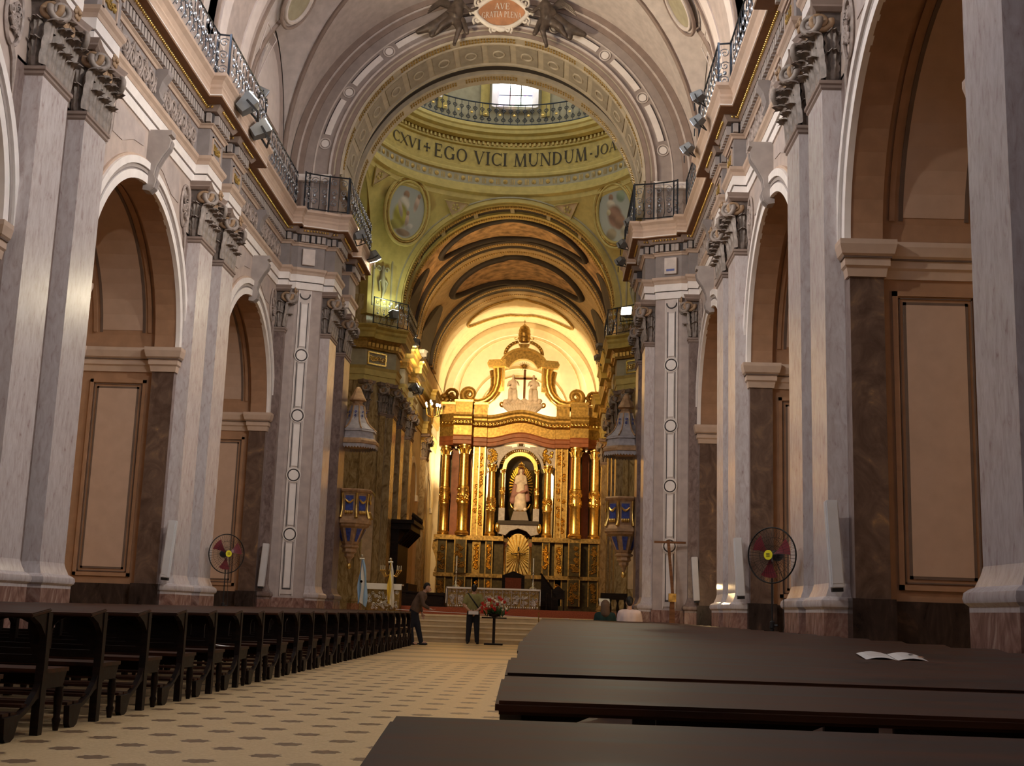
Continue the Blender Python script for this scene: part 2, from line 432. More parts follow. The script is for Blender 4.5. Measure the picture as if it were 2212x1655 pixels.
def arcade_bay(o, s, c, bi):
    R2 = RA+.12
    m = MB(); path_strip(m, -XW, -6.55, archpts(c, RA)); path_strip(m, -8.15, -8.6, archpts(c, RA))
    n = 26
    for x in (-6.55, -8.15):
        for i in range(n):
            a = [pi*(i+k)/n for k in (0, 1)]
            m.add([(x, c-r*cos(t), ZSP+r*sin(t)) for r in (RA, R2) for t in a], [(0, 1, 3, 2)])
    fin(m, s).build('arch_soffit_order', 'arch_brown', o, 40)
    m = MB(); path_strip(m, -6.55, -8.15, archpts(c, R2)); fin(m, s).build('arch_soffit', 'arch_brown', o, 40)
    m = MB(); path_strip(m, -6.86, -7.72, archpts(c, R2-.012, radians(9), radians(171), 24)); fin(m, s).build('arch_soffit_panel', 'arch_panel', o, 40)
    for x0, x1, mat, d in ((-6.80, -6.86, 'arch_line', .014), (-7.72, -7.78, 'arch_line', .014), (-6.66, -6.74, 'arch_brown', .03), (-7.84, -7.92, 'arch_brown', .03)):
        fin(MB().arc([(R2-d, x0), (R2-d, x1), (R2+.02, x1), (R2+.02, x0)], lambda r, a, x: (x, c-r*cos(a), ZSP+r*sin(a)), radians(8), radians(172), 24), s).build('soffit_moulding', mat, o, 40)
    for q in (-1, 1):                         # near and far jamb
        def J(mb): return fin(mb, s)
        yA, yR = c+q*RA, c+q*R2
        J(MB().box(-XW-.001, yA-q*.004, 0, -6.55, yA+q*.42, 5.85)).build('jamb_pilaster', 'marble_dark', o)
        J(MB().box(-8.15, yA-q*.004, 0, -8.6, yA+q*.42, 5.85)).build('jamb_pilaster', 'marble_dark', o)
        J(MB().box(-6.5, yR, 0, -8.2, yR+q*.3, 6.25)).build('jamb_wall', 'arch_brown', o)
        J(MB().box(-6.88, yR-q*.015, 1.62, -7.70, yR+.02, 5.38)).build('jamb_panel', 'arch_panel', o)
        for (xa, xb, za, zb, t, d, mat) in ((-6.84, -7.74, 1.58, 5.42, .045, .012, 'arch_line'), (-6.69, -7.89, 1.43, 5.57, .07, .035, 'arch_brown'), (-6.78, -7.80, 1.52, 5.48, .018, .016, 'arch_line')):
            f = MB()
            f.box(xa, yR-q*d, za, xa-t, yR, zb); f.box(xb, yR-q*d, za, xb+t, yR, zb)
            f.box(xa, yR-q*d, za, xb, yR, za+t); f.box(xa, yR-q*d, zb-t, xb, yR, zb)
            J(f).build('panel_frame', mat, o)
        J(MB().box(-XW+.06, yA-q*.08, 0, -6.6, yA+q*.3, 1.3)).build('jamb_plinth', 'marble_base_dark', o)
        J(MB().box(-6.5, yR-q*.05, 0, -8.2, yR+q*.2, 1.28)).build('jamb_dado', 'marble_base_dark', o)
        path = [(-XW, yA+q*.17), (-XW, yA), (-6.55, yA), (-6.55, yR), (-8.15, yR), (-8.15, yA), (-8.6, yA)]
        prof = [(-.1, 5.74), (.03, 5.74), (.05, 5.86), (.08, 5.89), (.08, 6.0), (.13, 6.05), (.16, 6.18), (.16, 6.25), (-.1, 6.25)]
        J(MB().sweep(prof, path, -q)).build('impost', 'cornice_tan', o)
        J(MB().sweep([(.06, 5.995), (.10, 5.995), (.10, 6.05), (.06, 6.05)], path, -q)).build('impost_dentils', 'arch_line', o)
    def A(r, a, out): return (-XW+out, c-r*cos(a), ZSP+.02+r*sin(a))
    for r0, r1, d, mat in ((2.70, 2.86, .07, 'trim_white'), (2.86, 2.90, .04, 'plaster_grey'), (2.90, 2.98, .06, 'dentil_grey'), (2.98, 3.12, .10, 'trim_white'), (3.12, 3.17, .05, 'cornice_tan')):
        fin(MB().arc([(r0, -.02), (r0, d), (r1, d), (r1, -.02)], A, 0, pi, 40), s).build('archivolt_ring', mat, o, 40)
    kp = [(-.02, 8.80), (.10, 8.78), (.19, 8.86), (.22, 9.0), (.17, 9.12), (.20, 9.3), (.30, 9.5), (.42, 9.68), (.45, 9.82), (.40, 9.92), (.46, 9.94), (.46, 10.03), (-.02, 10.03)]
    ko = fin(MB().prism(kp, lambda a, b, d: (-XW+a, d, b), c-.13, c+.13), s).build('keystone', 'dentil_grey', o)
    fin(MB().prism([(a+.012, b) for a, b in kp[1:9]]+[(.3, 9.8), (.05, 9.0)], lambda a, b, d: (-XW+a, d, b), c-.07, c+.07), s).build('keystone_scroll', 'plaster_grey', ko)
    for q in (-1, 1):                         # carved cartouche in the spandrels
        yc = c+q*2.42; m = MB()
        m.tube([(-XW+.03, yc+.26*cos(t*pi/12), 9.32+.46*sin(t*pi/12)) for t in range(24)], .035, 5, True)
        for k in range(9):
            a = random.random()*6.28; rr = random.random()*.16
            m.tube(spiral((-XW+.05, yc+rr*cos(a), 9.34+1.7*rr*sin(a)), (0, 1, 0), (0, 0, 1), .09, 1.3, 10, a), .026, 5)
        m.tube([(-XW+.03, yc, 8.88), (-XW+.04, yc+q*.1, 8.7), (-XW+.02, yc+q*.22, 8.2)], [.05, .04, .015], 5)
        fin(m, s).build('spandrel_cartouche', 'relief', o, 50)
        fin(MB().prism([(c+q*.35, 9.9), (c+q*1.95, 9.9), (c+q*2.0, 9.25), (c+q*1.5, 9.27), (c+q*.9, 9.52), (c+q*.35, 9.6)], lambda a, b, d: (d, a, b), -XW-.01, -XW+.015), s).build('spandrel_panel', 'plaster', o)
side_build(nave_wall)

# ------------------------------------------------------------------ pilasters (local: x along the wall, y out of it)
def acanthus(w, h, out, lean=.0):
    """one curling leaf: vertical at the foot, rolling forward and over at the tip, with lobed edges and deep ribs"""
    def f(u, v):
        e = abs(u-.5)*2
        if v < .72: z = h*v/.72*.86; y = out*(.10+.22*v)
        else:
            q = (v-.72)/.28*2.5; z = h*(.86+.14*sin(min(q, 2.5))); y = out*(.26+.42*(1-cos(q)))
        lob = 1+.30*abs(sin(v*pi*3.5))-.18
        ww = w*(.82+.30*v-.55*max(0, v-.7)*2)*lob
        return ((u-.5)*ww, y+.05*(1-e)*(1 if v < .8 else .4)-.03*e*e+.022*cos(u*pi*6)*(.4+v), z-.10*h*e*e*(v > .3))
    return MB().grid(f, 12, 16)
LEAF_A = acanthus(.34, .44, .20).mesh('acanthus_leaf', 'capital', 60)
LEAF_B = acanthus(.34, .76, .26).mesh('acanthus_leaf', 'capital', 60)
LEAF_S = acanthus(.22, .46, .14).mesh('acanthus_leaf', 'capital', 60)
def volute_mesh(mat='capital'):
    m = MB(); m.tube(spiral((0, 0, 0), (1, 0, 0), (0, 0, 1), .17, 1.9, 30, pi*.9, .12), [.055-.03*i/30 for i in range(31)], 7)
    m.ell((0, 0, 0), (.045, .05, .045), 8, 6); return m.mesh('volute', mat, 60)
VOL = volute_mesh(); VOLT = volute_mesh('capital_tan')
def flower_mesh():
    m = MB()
    for k in range(6): a = k*pi/3; m.ell((.075*cos(a), .02, .075*sin(a)), (.05, .03, .05), 7, 5)
    m.ell((0, .05, 0), (.04, .04, .04), 7, 5); return m.mesh('flower', 'capital_tan', 60)
FLO = flower_mesh()
def pilaster(label, w, d, loc, rz, shaft='marble_pale', plinth='marble_red', z0=0, group=None, cap=True, capmat=None, ztop=8.77):
    t = thing('pilaster', label, 'pilaster', loc, rz, group); h = w/2
    MB().box(-h, -.1, 1.3-z0*0, h, d, ztop).build('shaft', shaft, t)
    MB().box(-h-.10, -.1, 0, h+.10, d+.10, 1.1).build('plinth', plinth, t)
    b = MB()
    for off, za, zb in ((.10, 1.1, 1.16), (.13, 1.16, 1.19)): b.box(-h-off, -.1, za, h+off, d+off, zb)
    prof = [(.10, 1.15), (.135, 1.18), (.145, 1.22), (.135, 1.27), (.10, 1.30), (.06, 1.32), (.045, 1.36), (.02, 1.42), (0, 1.5)]
    b = MB(); rings = [[(-h-o, -.1, z), (h+o, -.1, z), (h+o, d+o, z), (-h-o, d+o, z)] for o, z in [(.10, 1.1)]+prof]; b.strip(rings, True, True)
    b.build('base', shaft, t, 35)
    a = MB(); rings = [[(-h-o, -.1, z), (h+o, -.1, z), (h+o, d+o, z), (-h-o, d+o, z)] for o, z in [(0, ztop-.12), (.025, ztop-.09), (.025, ztop-.05), (.05, ztop-.03), (.05, ztop+.02), (0, ztop+.03)]]
    a.strip(rings, True, True).build('astragal', 'moulding_brown', t)
    if not cap: return t
    c = MB(); rings = [[(-h*q, -.1, z), (h*q, -.1, z), (h*q, d*.9+(q-1)*.5, z), (-h*q, d*.9+(q-1)*.5, z)] for q, z in [(.93, ztop+.02), (.93, ztop+.6), (1.0, ztop+.9), (1.12, ztop+1.1)]]
    co = c.strip(rings, True, True).build('capital', capmat or 'relief_dark', t)  # dark default bell paints crevice shade behind the leaves
    n = max(2, round(w/.34))
    for k in range(n):
        x = -h+(k+.5)*w/n; put('acanthus_leaf', LEAF_A, co, (x, d-.03, ztop+.03), None, (w/n/.34, 1, 1))
    for k in range(n+1):
        x = -h+k*w/n*.98+.01; put('acanthus_leaf', LEAF_B, co, (x, d-.05, ztop+.05), None, (w/n/.34*.95, 1, 1))
    for k in range(n):
        x = -h+(k+.5)*w/n; put('acanthus_leaf', LEAF_A, co, (x, d-.01, ztop+.62), None, (w/n/.34*.7, 1.0, .85))
    for sx in (-1, 1):
        put('acanthus_leaf', LEAF_S, co, (sx*(h-.01), d*.45, ztop+.03), (0, 0, -sx*pi/2))
        put('acanthus_leaf', LEAF_S, co, (sx*(h-.01), d*.45, ztop+.35), (0, 0, -sx*pi/2))
        put('volute', VOL, co, (sx*(h-.02), d+.16, ztop+.93), (0, 0, -sx*pi/4), (-sx, 1, 1))
        put('volute', VOLT, co, (sx*(h+.02), d+.02, ztop+.95), (0, 0, -sx*pi/2), (1, 1, .9))
        put('volute', VOLT, co, (sx*.14, d+.08, ztop+.92), None, (.62*sx, .8, .7))
    put('flower', FLO, co, (0, d+.2, ztop+1.14))
    ab = MB(); out = []
    for z, e in ((ztop+1.08, .10), (ztop+1.13, .16), (ztop+1.16, .16), (ztop+1.24, .2)):
        pts = [(-h-e, -.1, z), (h+e, -.1, z), (h+e, d+e, z)]
        for k in range(1, 8): q = k/8; pts.append((h+e-(w+2*e)*q, d+e-.10*sin(pi*q), z))
        pts.append((-h-e, d+e, z)); out.append(pts)
    ab.strip(out, True, True).build('abacus', 'moulding_brown', co)
    return t
SIDE = {-1: 'left', 1: 'right'}
pn = ['nearer in the rear pair', 'farther in the rear pair', 'nearer in the foreground pair', 'farther in the foreground pair',
      'nearer in the second pair', 'farther in the second pair']
for s in (-1, 1):
    for k, (a, b) in enumerate(PIL):
        pilaster('pale veined marble pilaster on the %s nave wall, %s' % (SIDE[s], pn[k]), b-a, .28, (s*XW, (a+b)/2, 0), s*pi/2, group='nave pilasters')
    pilaster('narrow marble pilaster at the %s end of the nave, beside the roundel band' % SIDE[s], .36, .28, (s*XW, 34.40, 0), s*pi/2, 'marble_mauve', group='crossing pilasters')
    for (a, b), nm in (((34.95, 36.0), 'front'), ((37.6, 38.65), 'rear')):
        pilaster('marble pilaster under the great arch on the %s crossing pier, %s one' % (SIDE[s], nm), b-a, .28, (s*4.88, (a+b)/2, 0), s*pi/2, 'marble_pale' if nm == 'front' else 'marble_mauve', group='crossing pilasters')

# ------------------------------------------------------------------ entablature with ressauts over the pilasters
def ent_path(step, fr, pair):
    p = [(-fr, -8)]
    rng = [(a-.3, b+.45) for a, b in PAIRS] if pair else [(a-.04, b+.04) for a, b in PIL]
    for a, b in rng: p += [(-fr, a), (-fr+step, a), (-fr+step, b), (-fr, b)]
    p += [(-fr, 34.16), (-fr+step, 34.16), (-fr+step, 34.40), (-5.58, 34.40), (-5.46, 34.46), (-5.02, 34.62), (-4.86, 34.70), (-4.86, 34.86), (-4.57, 34.86), (-4.57, 36.1), (-4.85, 36.1), (-4.85, 37.5), (-4.57, 37.5), (-4.57, 38.76), (-4.85, 38.76), (-4.85, 39.4), (-9, 39.4)]
    return p
def entablature(s):
    o = walls[s]; P1 = ent_path(.28, 6.05, False); P2 = ent_path(.26, 6.05, True)
    def sw(name, prof, mat, path): fin(MB().sweep(prof, path, 1), s).build(name, mat, o)
    sw('architrave_fascia', [(-.2, 10.0), (0, 10.0), (0, 10.20), (-.2, 10.20)], 'trim_white', P1)
    sw('architrave_shade_line', [(-.2, 10.20), (-.02, 10.20), (-.02, 10.225), (-.2, 10.225)], 'trim_dark', P1)  # dark strip paints the shadow line between the two fascias
    sw('architrave_fascia', [(-.2, 10.225), (.03, 10.225), (.03, 10.43), (-.2, 10.43)], 'trim_white', P1)
    sw('architrave_moulding', [(-.2, 10.43), (.04, 10.43), (.06, 10.5), (.10, 10.55), (.11, 10.62), (-.2, 10.62)], 'cornice_tan', P1)
    sw('frieze', [(-.2, 10.62), (0, 10.62), (0, 11.28), (-.2, 11.28)], 'plaster_grey', P1)
    sw('cornice_bed', [(-.2, 11.28), (.03, 11.28), (.05, 11.33), (.09, 11.36), (.09, 11.38), (-.2, 11.38)], 'cornice_tan', P1)
    sw('dentil_band', [(-.2, 11.38), (.06, 11.38), (.06, 11.62), (-.2, 11.62)], 'trim_dark', P1)
    sw('cornice_ovolo', [(-.2, 11.62), (.16, 11.62), (.20, 11.67), (.25, 11.75), (-.2, 11.75)], 'moulding_brown', P1)
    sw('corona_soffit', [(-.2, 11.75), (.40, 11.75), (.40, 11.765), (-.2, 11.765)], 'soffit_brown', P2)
    sw('corona', [(-.2, 11.765), (.405, 11.765), (.405, 11.92), (-.2, 11.92)], 'cornice_tan', P2)
    sw('cyma', [(-.2, 11.92), (.40, 11.92), (.42, 11.97), (.40, 12.03), (.44, 12.12), (.51, 12.19), (.51, 12.26), (-.2, 12.26)], 'cornice_tan', P2)
    sw('corona_edge', [(.40, 11.775), (.42, 11.775), (.42, 11.80), (.40, 11.80)], 'trim_white', P2)
    # dentils and gilt beads following the same line, from the foreground pair to the crossing
    dm = MB().box(-.05, -.052, -.10, .05, .052, .10).mesh('dentil', 'dentil_grey'); bd = MB()
    k = 0
    for (x0, y0), (x1, y1) in zip(P1, P1[1:]):
        L = math.hypot(x1-x0, y1-y0); d = ((x1-x0)/L, (y1-y0)/L) if L > 0 else (1, 0); nx, ny = d[1], -d[0]
        if max(y0, y1) < 15.5 or x1 < -8: continue
        rot = atan2(d[1], d[0])-pi/2
        q = .09
        while q < L-.02:
            x, y = x0+d[0]*q, y0+d[1]*q
            if y > 15.5:
                put('dentil', dm, o, (-s*(x+nx*.11) if s > 0 else x+nx*.11, y+ny*.11, 11.49), (0, 0, -rot if s > 0 else rot)); k += 1
                for e in (0, .085): bd.ell((x+nx*.235+d[0]*e, y+ny*.235+d[1]*e, 11.70), (.032, .032, .032), 6, 4)
            q += .17
    b = fin(bd, s).build('bead_row', 'gold', o, 60); b['kind'] = 'stuff'
    # carved frieze
    def scrolls(y0, y1, x, mat, big=1):
        m = MB(); y = y0+.2; f = 1
        while y < y1-.1:
            m.tube(spiral((x, y, 10.95+.04*f), (0, 1, 0), (0, 0, f), .20, 1.6, 16, -2.2, .15), [.042-.018*i/16 for i in range(17)], 5)
            for k in range(3):
                a = random.uniform(0, 6.28)
                m.ell((x+.01, y+.2*cos(a), 10.95+.2*sin(a)), (.03, .05+.03*random.random(), .035), 6, 4)
            m.tube([(x, y-.2, 10.74+.2*(f > 0)), (x+.015, y, 10.70+.5*(f < 0)), (x, y+.2, 10.95)], [.02, .03, .02], 5)
            y += .36; f = -f
        fin(m, s).build('frieze_relief', mat, o, 60)
    for a, b in ((11.2, 16.9), (19.9, 25.4), (28.6, 34.0)): scrolls(a, b, -6.03, 'relief')
    for c in BAYS[1:]:
        fin(MB().prism([(-.02, 10.66), (.08, 10.64), (.14, 10.7), (.10, 10.85), (.16, 11.05), (.26, 11.2), (.26, 11.3), (-.02, 11.3)], lambda a, b, d: (-6.05+a, d, b), c-.14, c+.14), s).build('frieze_console', 'plaster_grey', o)
    for a, b in PIL[2:]:
        y = (a+b)/2
        m = MB()
        for (u0, u1, z0, z1) in ((-.33, .33, 10.72, 10.76), (-.33, .33, 11.14, 11.18), (-.33, -.29, 10.72, 11.18), (.29, .33, 10.72, 11.18)): m.box(-5.77, y+u0, z0, -5.74, y+u1, z1)
        fin(m, s).build('frieze_panel_frame', 'cornice_tan', o)
        m = MB()
        for k in range(4): m.tube(spiral((-5.755, y-.18+.12*k, 10.95), (0, 1, 0), (0, 0, (-1)**k), .10, 1.3, 10, k), .02, 5)
        fin(m, s).build('frieze_relief', 'gilt_wood', o, 60)
    # attic strip above the cornice
    fin(MB().box(-6.05, -8, 12.2, -6.3, 34.6, 13.6), s).build('attic', 'plaster', o)
    fin(MB().box(-6.34, -8, 12.2, -6.6, 36, 19), s).build('clerestory_backing', 'plaster', o)
    for a, b in PAIRS: fin(MB().box(-6.06, a-.1, 12.2, -5.86, b+.1, 13.55), s).build('attic_block', 'plaster', o)
side_build(entablature)

# ------------------------------------------------------------------ nave vault with lunettes
RV, ZV = 6.05, 13.5
LUN = [5.55, 14.05, 22.68, 31.45]
def zl(x, y):
    best = 0
    for c in LUN:
        dy = (y-c)/2.2
        if abs(dy) < 1: best = max(best, 13.6+(3.2+(1-abs(x)/RV)*4)*sqrt(1-dy*dy))
    return best
def vault(u, v):
    a = pi*(1-u); y = -8+42.7*v; x = RV*cos(a); z = ZV+RV*sin(a)
    return (x, y, max(z, zl(x, y)))
ceil = struct('ceiling', MB().grid(vault, 72, 285), 'vault_web', 35)
ceil['label'] = 'mauve plaster nave vault with lunettes'
for a, b in PAIRS:
    for r0, y0, y1, mat in ((5.88, a-.1, b+.1, 'plaster'), (5.84, a+.25, a+.75, 'vault_white'), (5.84, b-.75, b-.25, 'vault_white'), (5.82, a-.1, a, 'moulding_brown'), (5.82, b, b+.1, 'moulding_brown')):
        MB().arc([(r0, y0), (RV+.05, y0), (RV+.05, y1), (r0, y1)], lambda r, t, y: (r*cos(t), y, ZV+r*sin(t)), 0, pi, 48).build('transverse_arch', mat, ceil, 40)
n_win = 0
for s in (-1, 1):
    for c in LUN:
        n_win += 1
        g = [(c+2.15*cos(pi*k/20), 13.62+3.1*sin(pi*k/20)) for k in range(21)]
        MB().prism(g, lambda a, b, d: (d, a, b), s*6.06, s*6.3).build('lunette_wall', 'plaster', walls[s])
        if c == LUN[-1]:
            MB().prism([(c+1.3*cos(pi*k/16), 14.05+2.0*sin(pi*k/16)) for k in range(17)], lambda a, b, d: (d, a, b), s*6.0, s*6.07).build('lunette_panel', 'vault_white', walls[s])
        else:
          w = struct('window_%d' % n_win, MB().prism([(c+1.3*cos(pi*k/16), 14.05+2.0*sin(pi*k/16)) for k in range(17)], lambda a, b, d: (d, a, b), s*6.02, s*6.05), 'win_day')
          w['label'] = 'bright daylight lunette window high in the %s nave vault, %s bay' % (SIDE[s], ['rear', 'foreground', 'middle', 'last'][LUN.index(c)])
          MB().tube([(s*6.0, c+1.33*cos(pi*k/16), 14.05+2.04*sin(pi*k/16)) for k in range(17)], .06, 6).build('window_frame', 'trim_white', w)
          MB().box(s*5.98, c-.03, 14.05, s*6.03, c+.03, 16.05).build('mullion', 'trim_dark', w)
        # groin moulding
        for q in (-1, 1):
            pts = []
            for k in range(19):
                dy = q*2.2*(1-k/18*.995); lo, hi = .5, RV
                f = lambda x: ZV+sqrt(max(0, RV*RV-x*x))-(13.6+(3.2+(1-x/RV)*4)*sqrt(max(0, 1-(dy/2.2)**2)))
                for _ in range(30):
                    mid = (lo+hi)/2
                    if f(mid) > 0: lo = mid
                    else: hi = mid
                pts.append((s*lo, c+dy, ZV+sqrt(max(0, RV*RV-lo*lo))-.02))
            MB().tube(pts, .07, 6).build('groin_moulding', 'moulding_brown', ceil, 60)
# painted roundels on the vault web of the last bay
for s in (-1, 1):
    c = Vector((s*5.0, 29.75, 16.6)); nrm = Vector((-s*5.0, 0, -(16.6-ZV))).normalized(); t1 = Vector((0, 1, 0)); t2 = nrm.cross(t1)
    if t2.z < 0: t2 = -t2
    for r, mat, d in ((.78, 'moulding_brown', .05), (.62, 'plaster_light', .06)):
        m = MB(); m.tube([c+nrm*.06+(t1*cos(k*pi/16)+t2*sin(k*pi/16))*r for k in range(32)], d, 6, True); m.build('roundel_ring', mat, ceil, 60)
    m = MB(); m.add([c+nrm*.05]+[c+nrm*.05+(t1*cos(k*pi/12)+t2*sin(k*pi/12))*.6 for k in range(24)], [(0, 1+k, 1+(k+1) % 24) for k in range(24)]); m.build('roundel_painting', 'cross_grey', ceil)
    m = MB(); onb = lambda y, z: (s*sqrt((RV-.015)**2-(z-ZV)**2), y, z)
    for q in (-1, 1): m.tube([onb(29.75+q*(.5-.4*k/8), 15.7-1.5*k/8) for k in range(9)], .014, 5)
    m.tube([onb(29.25+k/8, 15.7) for k in range(9)], .014, 5)
    for k in range(5): m.tube([onb(29.6+.08*k+.07*cos(j), 15.35+.09*sin(j)-.05*(k % 2)) for j in range(6)], .012, 4)
    m.build('web_stencil', 'vault_white', ceil, 60)
# far enclosing walls of the side aisles, west front behind the camera
for s in (-1, 1):
    o = walls[s]
    fin(MB().box(-11.6, -8, 0, -11.9, 39, 9.6), s).build('aisle_wall', 'arch_brown', o)
    fin(MB().box(-6.1, -8, 9.4, -11.9, 39, 9.7), s).build('aisle_ceiling', 'arch_brown', o)
    for c in BAYS[:-1]+[31.3]:
        for y in (c-RA-.4, c+RA+.05): fin(MB().box(-8.6, y, 0, -8.9, y+.35, 9.4), s).build('aisle_pier', 'arch_brown', o)
back = struct('wall_back', MB().box(-12, -8.3, 0, 12, -8, 21), 'plaster')
back['label'] = 'entrance wall behind the camera'
wf = struct('window_%d' % (n_win+1), MB().box(-2.2, -7.98, 8, 2.2, -7.95, 15), 'win_added_fill'); wf['label'] = 'unseen glowing window added in the entrance wall for frontal light'  # added glowing pane, out of view, lights surfaces that face the camera
MB().box(-2.4, -7.97, 7.8, -2.2, -7.9, 15.2).build('window_frame', 'trim_white', wf)
MB().box(2.2, -7.97, 7.8, 2.4, -7.9, 15.2).build('window_frame', 'trim_white', wf)

# ------------------------------------------------------------------ crossing piers
def pier(s):
    o = walls[s]
    poly = [(-6.3, 34.3), (-5.79, 34.44), (-5.60, 34.46), (-4.88, 34.74), (-4.88, 39.2), (-9, 39.2), (-9, 37), (-6.3, 37)]
    fin(MB().prism(poly, lambda a, b, d: (a, b, d), 0, 10.05), s).build('crossing_pier', 'plaster', o)
    fin(MB().prism([(a*1.0+.04*(a > -5), b-.05) for a, b in poly], lambda a, b, d: (a, b, d), 0, 1.15), s).build('crossing_pier_dado', 'marble_red', o)
    fin(MB().prism([(-6.3, 34.62), (-4.9, 34.62), (-4.9, 38.7), (-6.3, 38.7)], lambda a, b, d: (a, b, d), 12.2, 13.6), s).build('crossing_attic', 'plaster', o)
    # camera-facing band with roundels
    A = Vector((-5.60, 34.46)); B = Vector((-4.88, 34.74)); d = (B-A).normalized(); n = Vector((d.y, -d.x))
    mid = Vector((-5.33, 34.56))
    def Q(u, z, out): p = mid+d*u+n*out; return (p.x, p.y, z)
    def bar(name, u0, u1, z0, z1, out, mat):
        fin(MB().hexa([Q(u0, z0, -.02), Q(u1, z0, -.02), Q(u1, z0, out), Q(u0, z0, out)], [Q(u0, z1, -.02), Q(u1, z1, -.02), Q(u1, z1, out), Q(u0, z1, out)]), s).build(name, mat, o)
    bar('band_field', -.17, .17, 1.25, 9.98, .02, 'plaster_light')
    for u in (-.185, .165): bar('band_edge', u, u+.02, 1.2, 9.98, .035, 'trim_white')
    zc = [9.82, 8.05, 6.29, 4.58, 2.91, 1.30]
    for k in range(5):
        z1, z0 = zc[k]-.26, zc[k+1]+.26 if k < 4 else 1.43
        bar('band_panel', -.085, .085, z0, z1, .045, 'trim_white')
        for u in (-.125, .1): bar('band_groove', u, u+.022, z0-.05, z1+.05, .03, 'trim_dark')
        if k: 
            for r, t, mat in ((.165, .022, 'trim_dark'), (.195, .02, 'trim_white')):
                fin(MB().tube([Q(r*cos(j*pi/10), zc[k]+r*sin(j*pi/10), .03) for j in range(20)], t, 5, True), s).build('band_roundel_ring', mat, o, 60)
            fin(MB().prism([(.145*cos(j*pi/10), .145*sin(j*pi/10)) for j in range(20)], lambda a, b, dd: Q(a, zc[k]+b, dd), -.01, .04), s).build('band_roundel', 'trim_white', o)
        else: fin(MB().tube([Q(.15*cos(pi+j*pi/10), zc[0]+.05+.15*sin(pi+j*pi/10), .03) for j in range(11)], .022, 5), s).build('band_roundel_ring', 'trim_dark', o, 60)
    bar('band_bottom_groove', -.125, .125, 1.38, 1.42, .03, 'trim_dark')
    p = fin(MB().hexa([Q(-.16, 10.72, .0), Q(.2, 10.72, 0), Q(.2, 10.72, .14), Q(-.16, 10.72, .14)], [Q(-.16, 11.2, 0), Q(.2, 11.2, 0), Q(.2, 11.2, .14), Q(-.16, 11.2, .14)]), s).build('frieze_plaque', 'plaster_light', o)
    if s > 0: fin(MB().hexa([Q(-.10, 10.80, .13), Q(.14, 10.80, .13), Q(.14, 10.80, .15), Q(-.10, 10.80, .15)], [Q(-.10, 10.86, .13), Q(.14, 10.86, .13), Q(.14, 10.86, .15), Q(-.10, 10.86, .15)]), s).build('plaque_line', 'pulpit_blue', o)
side_build(pier)

# ------------------------------------------------------------------ great arch at the crossing
Z0 = 13.55; R0 = 4.53
ga = struct('trim_1', MB().arc([(4.70, 34.66), (6.2, 34.66), (6.2, 38.3), (4.70, 38.3)], lambda r, a, y: (r*cos(a), y, Z0+r*sin(a)), 0, pi, 64), 'plaster', 40)
ga['label'] = 'great round crossing arch with roundels and panels above the nave'
def ring(name, r0, r1, y0, y1, mat, par=ga, a0=0, a1=pi, n=64, zc=Z0, sm=40):
    return MB().arc([(r0, y0), (r1, y0), (r1, y1), (r0, y1)], lambda r, a, y: (r*cos(a), y, zc+r*sin(a)), a0, a1, n).build(name, mat, par, sm)
def legs(r0, r1, y0, y1, mat):
    for s in (-1, 1): MB().box(s*r0, y0, 12.25, s*r1, y1, Z0).build('arch_impost_leg', mat, ga)
for r0, r1, y0, mat in ((4.53, 4.66, 34.52, 'moulding_brown'), (4.66, 4.80, 34.56, 'moulding_brown'), (4.80, 4.86, 34.50, 'plaster_light'), (4.86, 5.30, 34.60, 'band_field'), (5.30, 5.34, 34.56, 'plaster_light'),
                        (5.34, 5.62, 34.58, 'band_field'), (5.62, 5.78, 34.54, 'moulding_brown'), (5.78, 5.83, 34.50, 'plaster_light'), (5.83, 6.02, 34.46, 'moulding_brown')):
    ring('arch_ring', r0, r1, y0, 34.7, mat); legs(r0, r1, y0, 34.7, mat)
nb = 9; gap = radians(3.2)
for k in range(nb*2):
    if k % 2 == 0:
        a = radians(8+164*(k/2)/(nb-1)) if False else radians(11+158*(k//2)/(nb-1)); 
        if abs(a-pi/2) < .05: continue
        c = (5.12*cos(a), Z0+5.12*sin(a))
        MB().prism([(c[0]+.115*cos(j*pi/9), c[1]+.115*sin(j*pi/9)) for j in range(18)], lambda p, q, d: (p, d, q), 34.57, 34.66).build('arch_roundel', 'trim_white', ga)
        MB().tube([(c[0]+.165*cos(j*pi/9), 34.58, c[1]+.165*sin(j*pi/9)) for j in range(18)], .022, 5, True).build('arch_roundel_ring', 'plaster_light', ga, 60)
    elif k//2 < nb-1:
        a = radians(11+158*(k//2)/(nb-1)); b = radians(11+158*(k//2+1)/(nb-1))
        ring('arch_panel_bar', 5.03, 5.21, 34.57, 34.66, 'trim_white', a0=a+gap, a1=b-gap, n=10)
        ring('arch_panel_line', 5.225, 5.245, 34.575, 34.66, 'trim_dark', a0=a+gap, a1=b-gap, n=10)
for s in (-1, 1):   # short ends near the imposts
    MB().box(s*4.75, 34.4, 13.30, s*5.75, 34.7, 13.5).build('arch_impost', 'trim_white', ga)
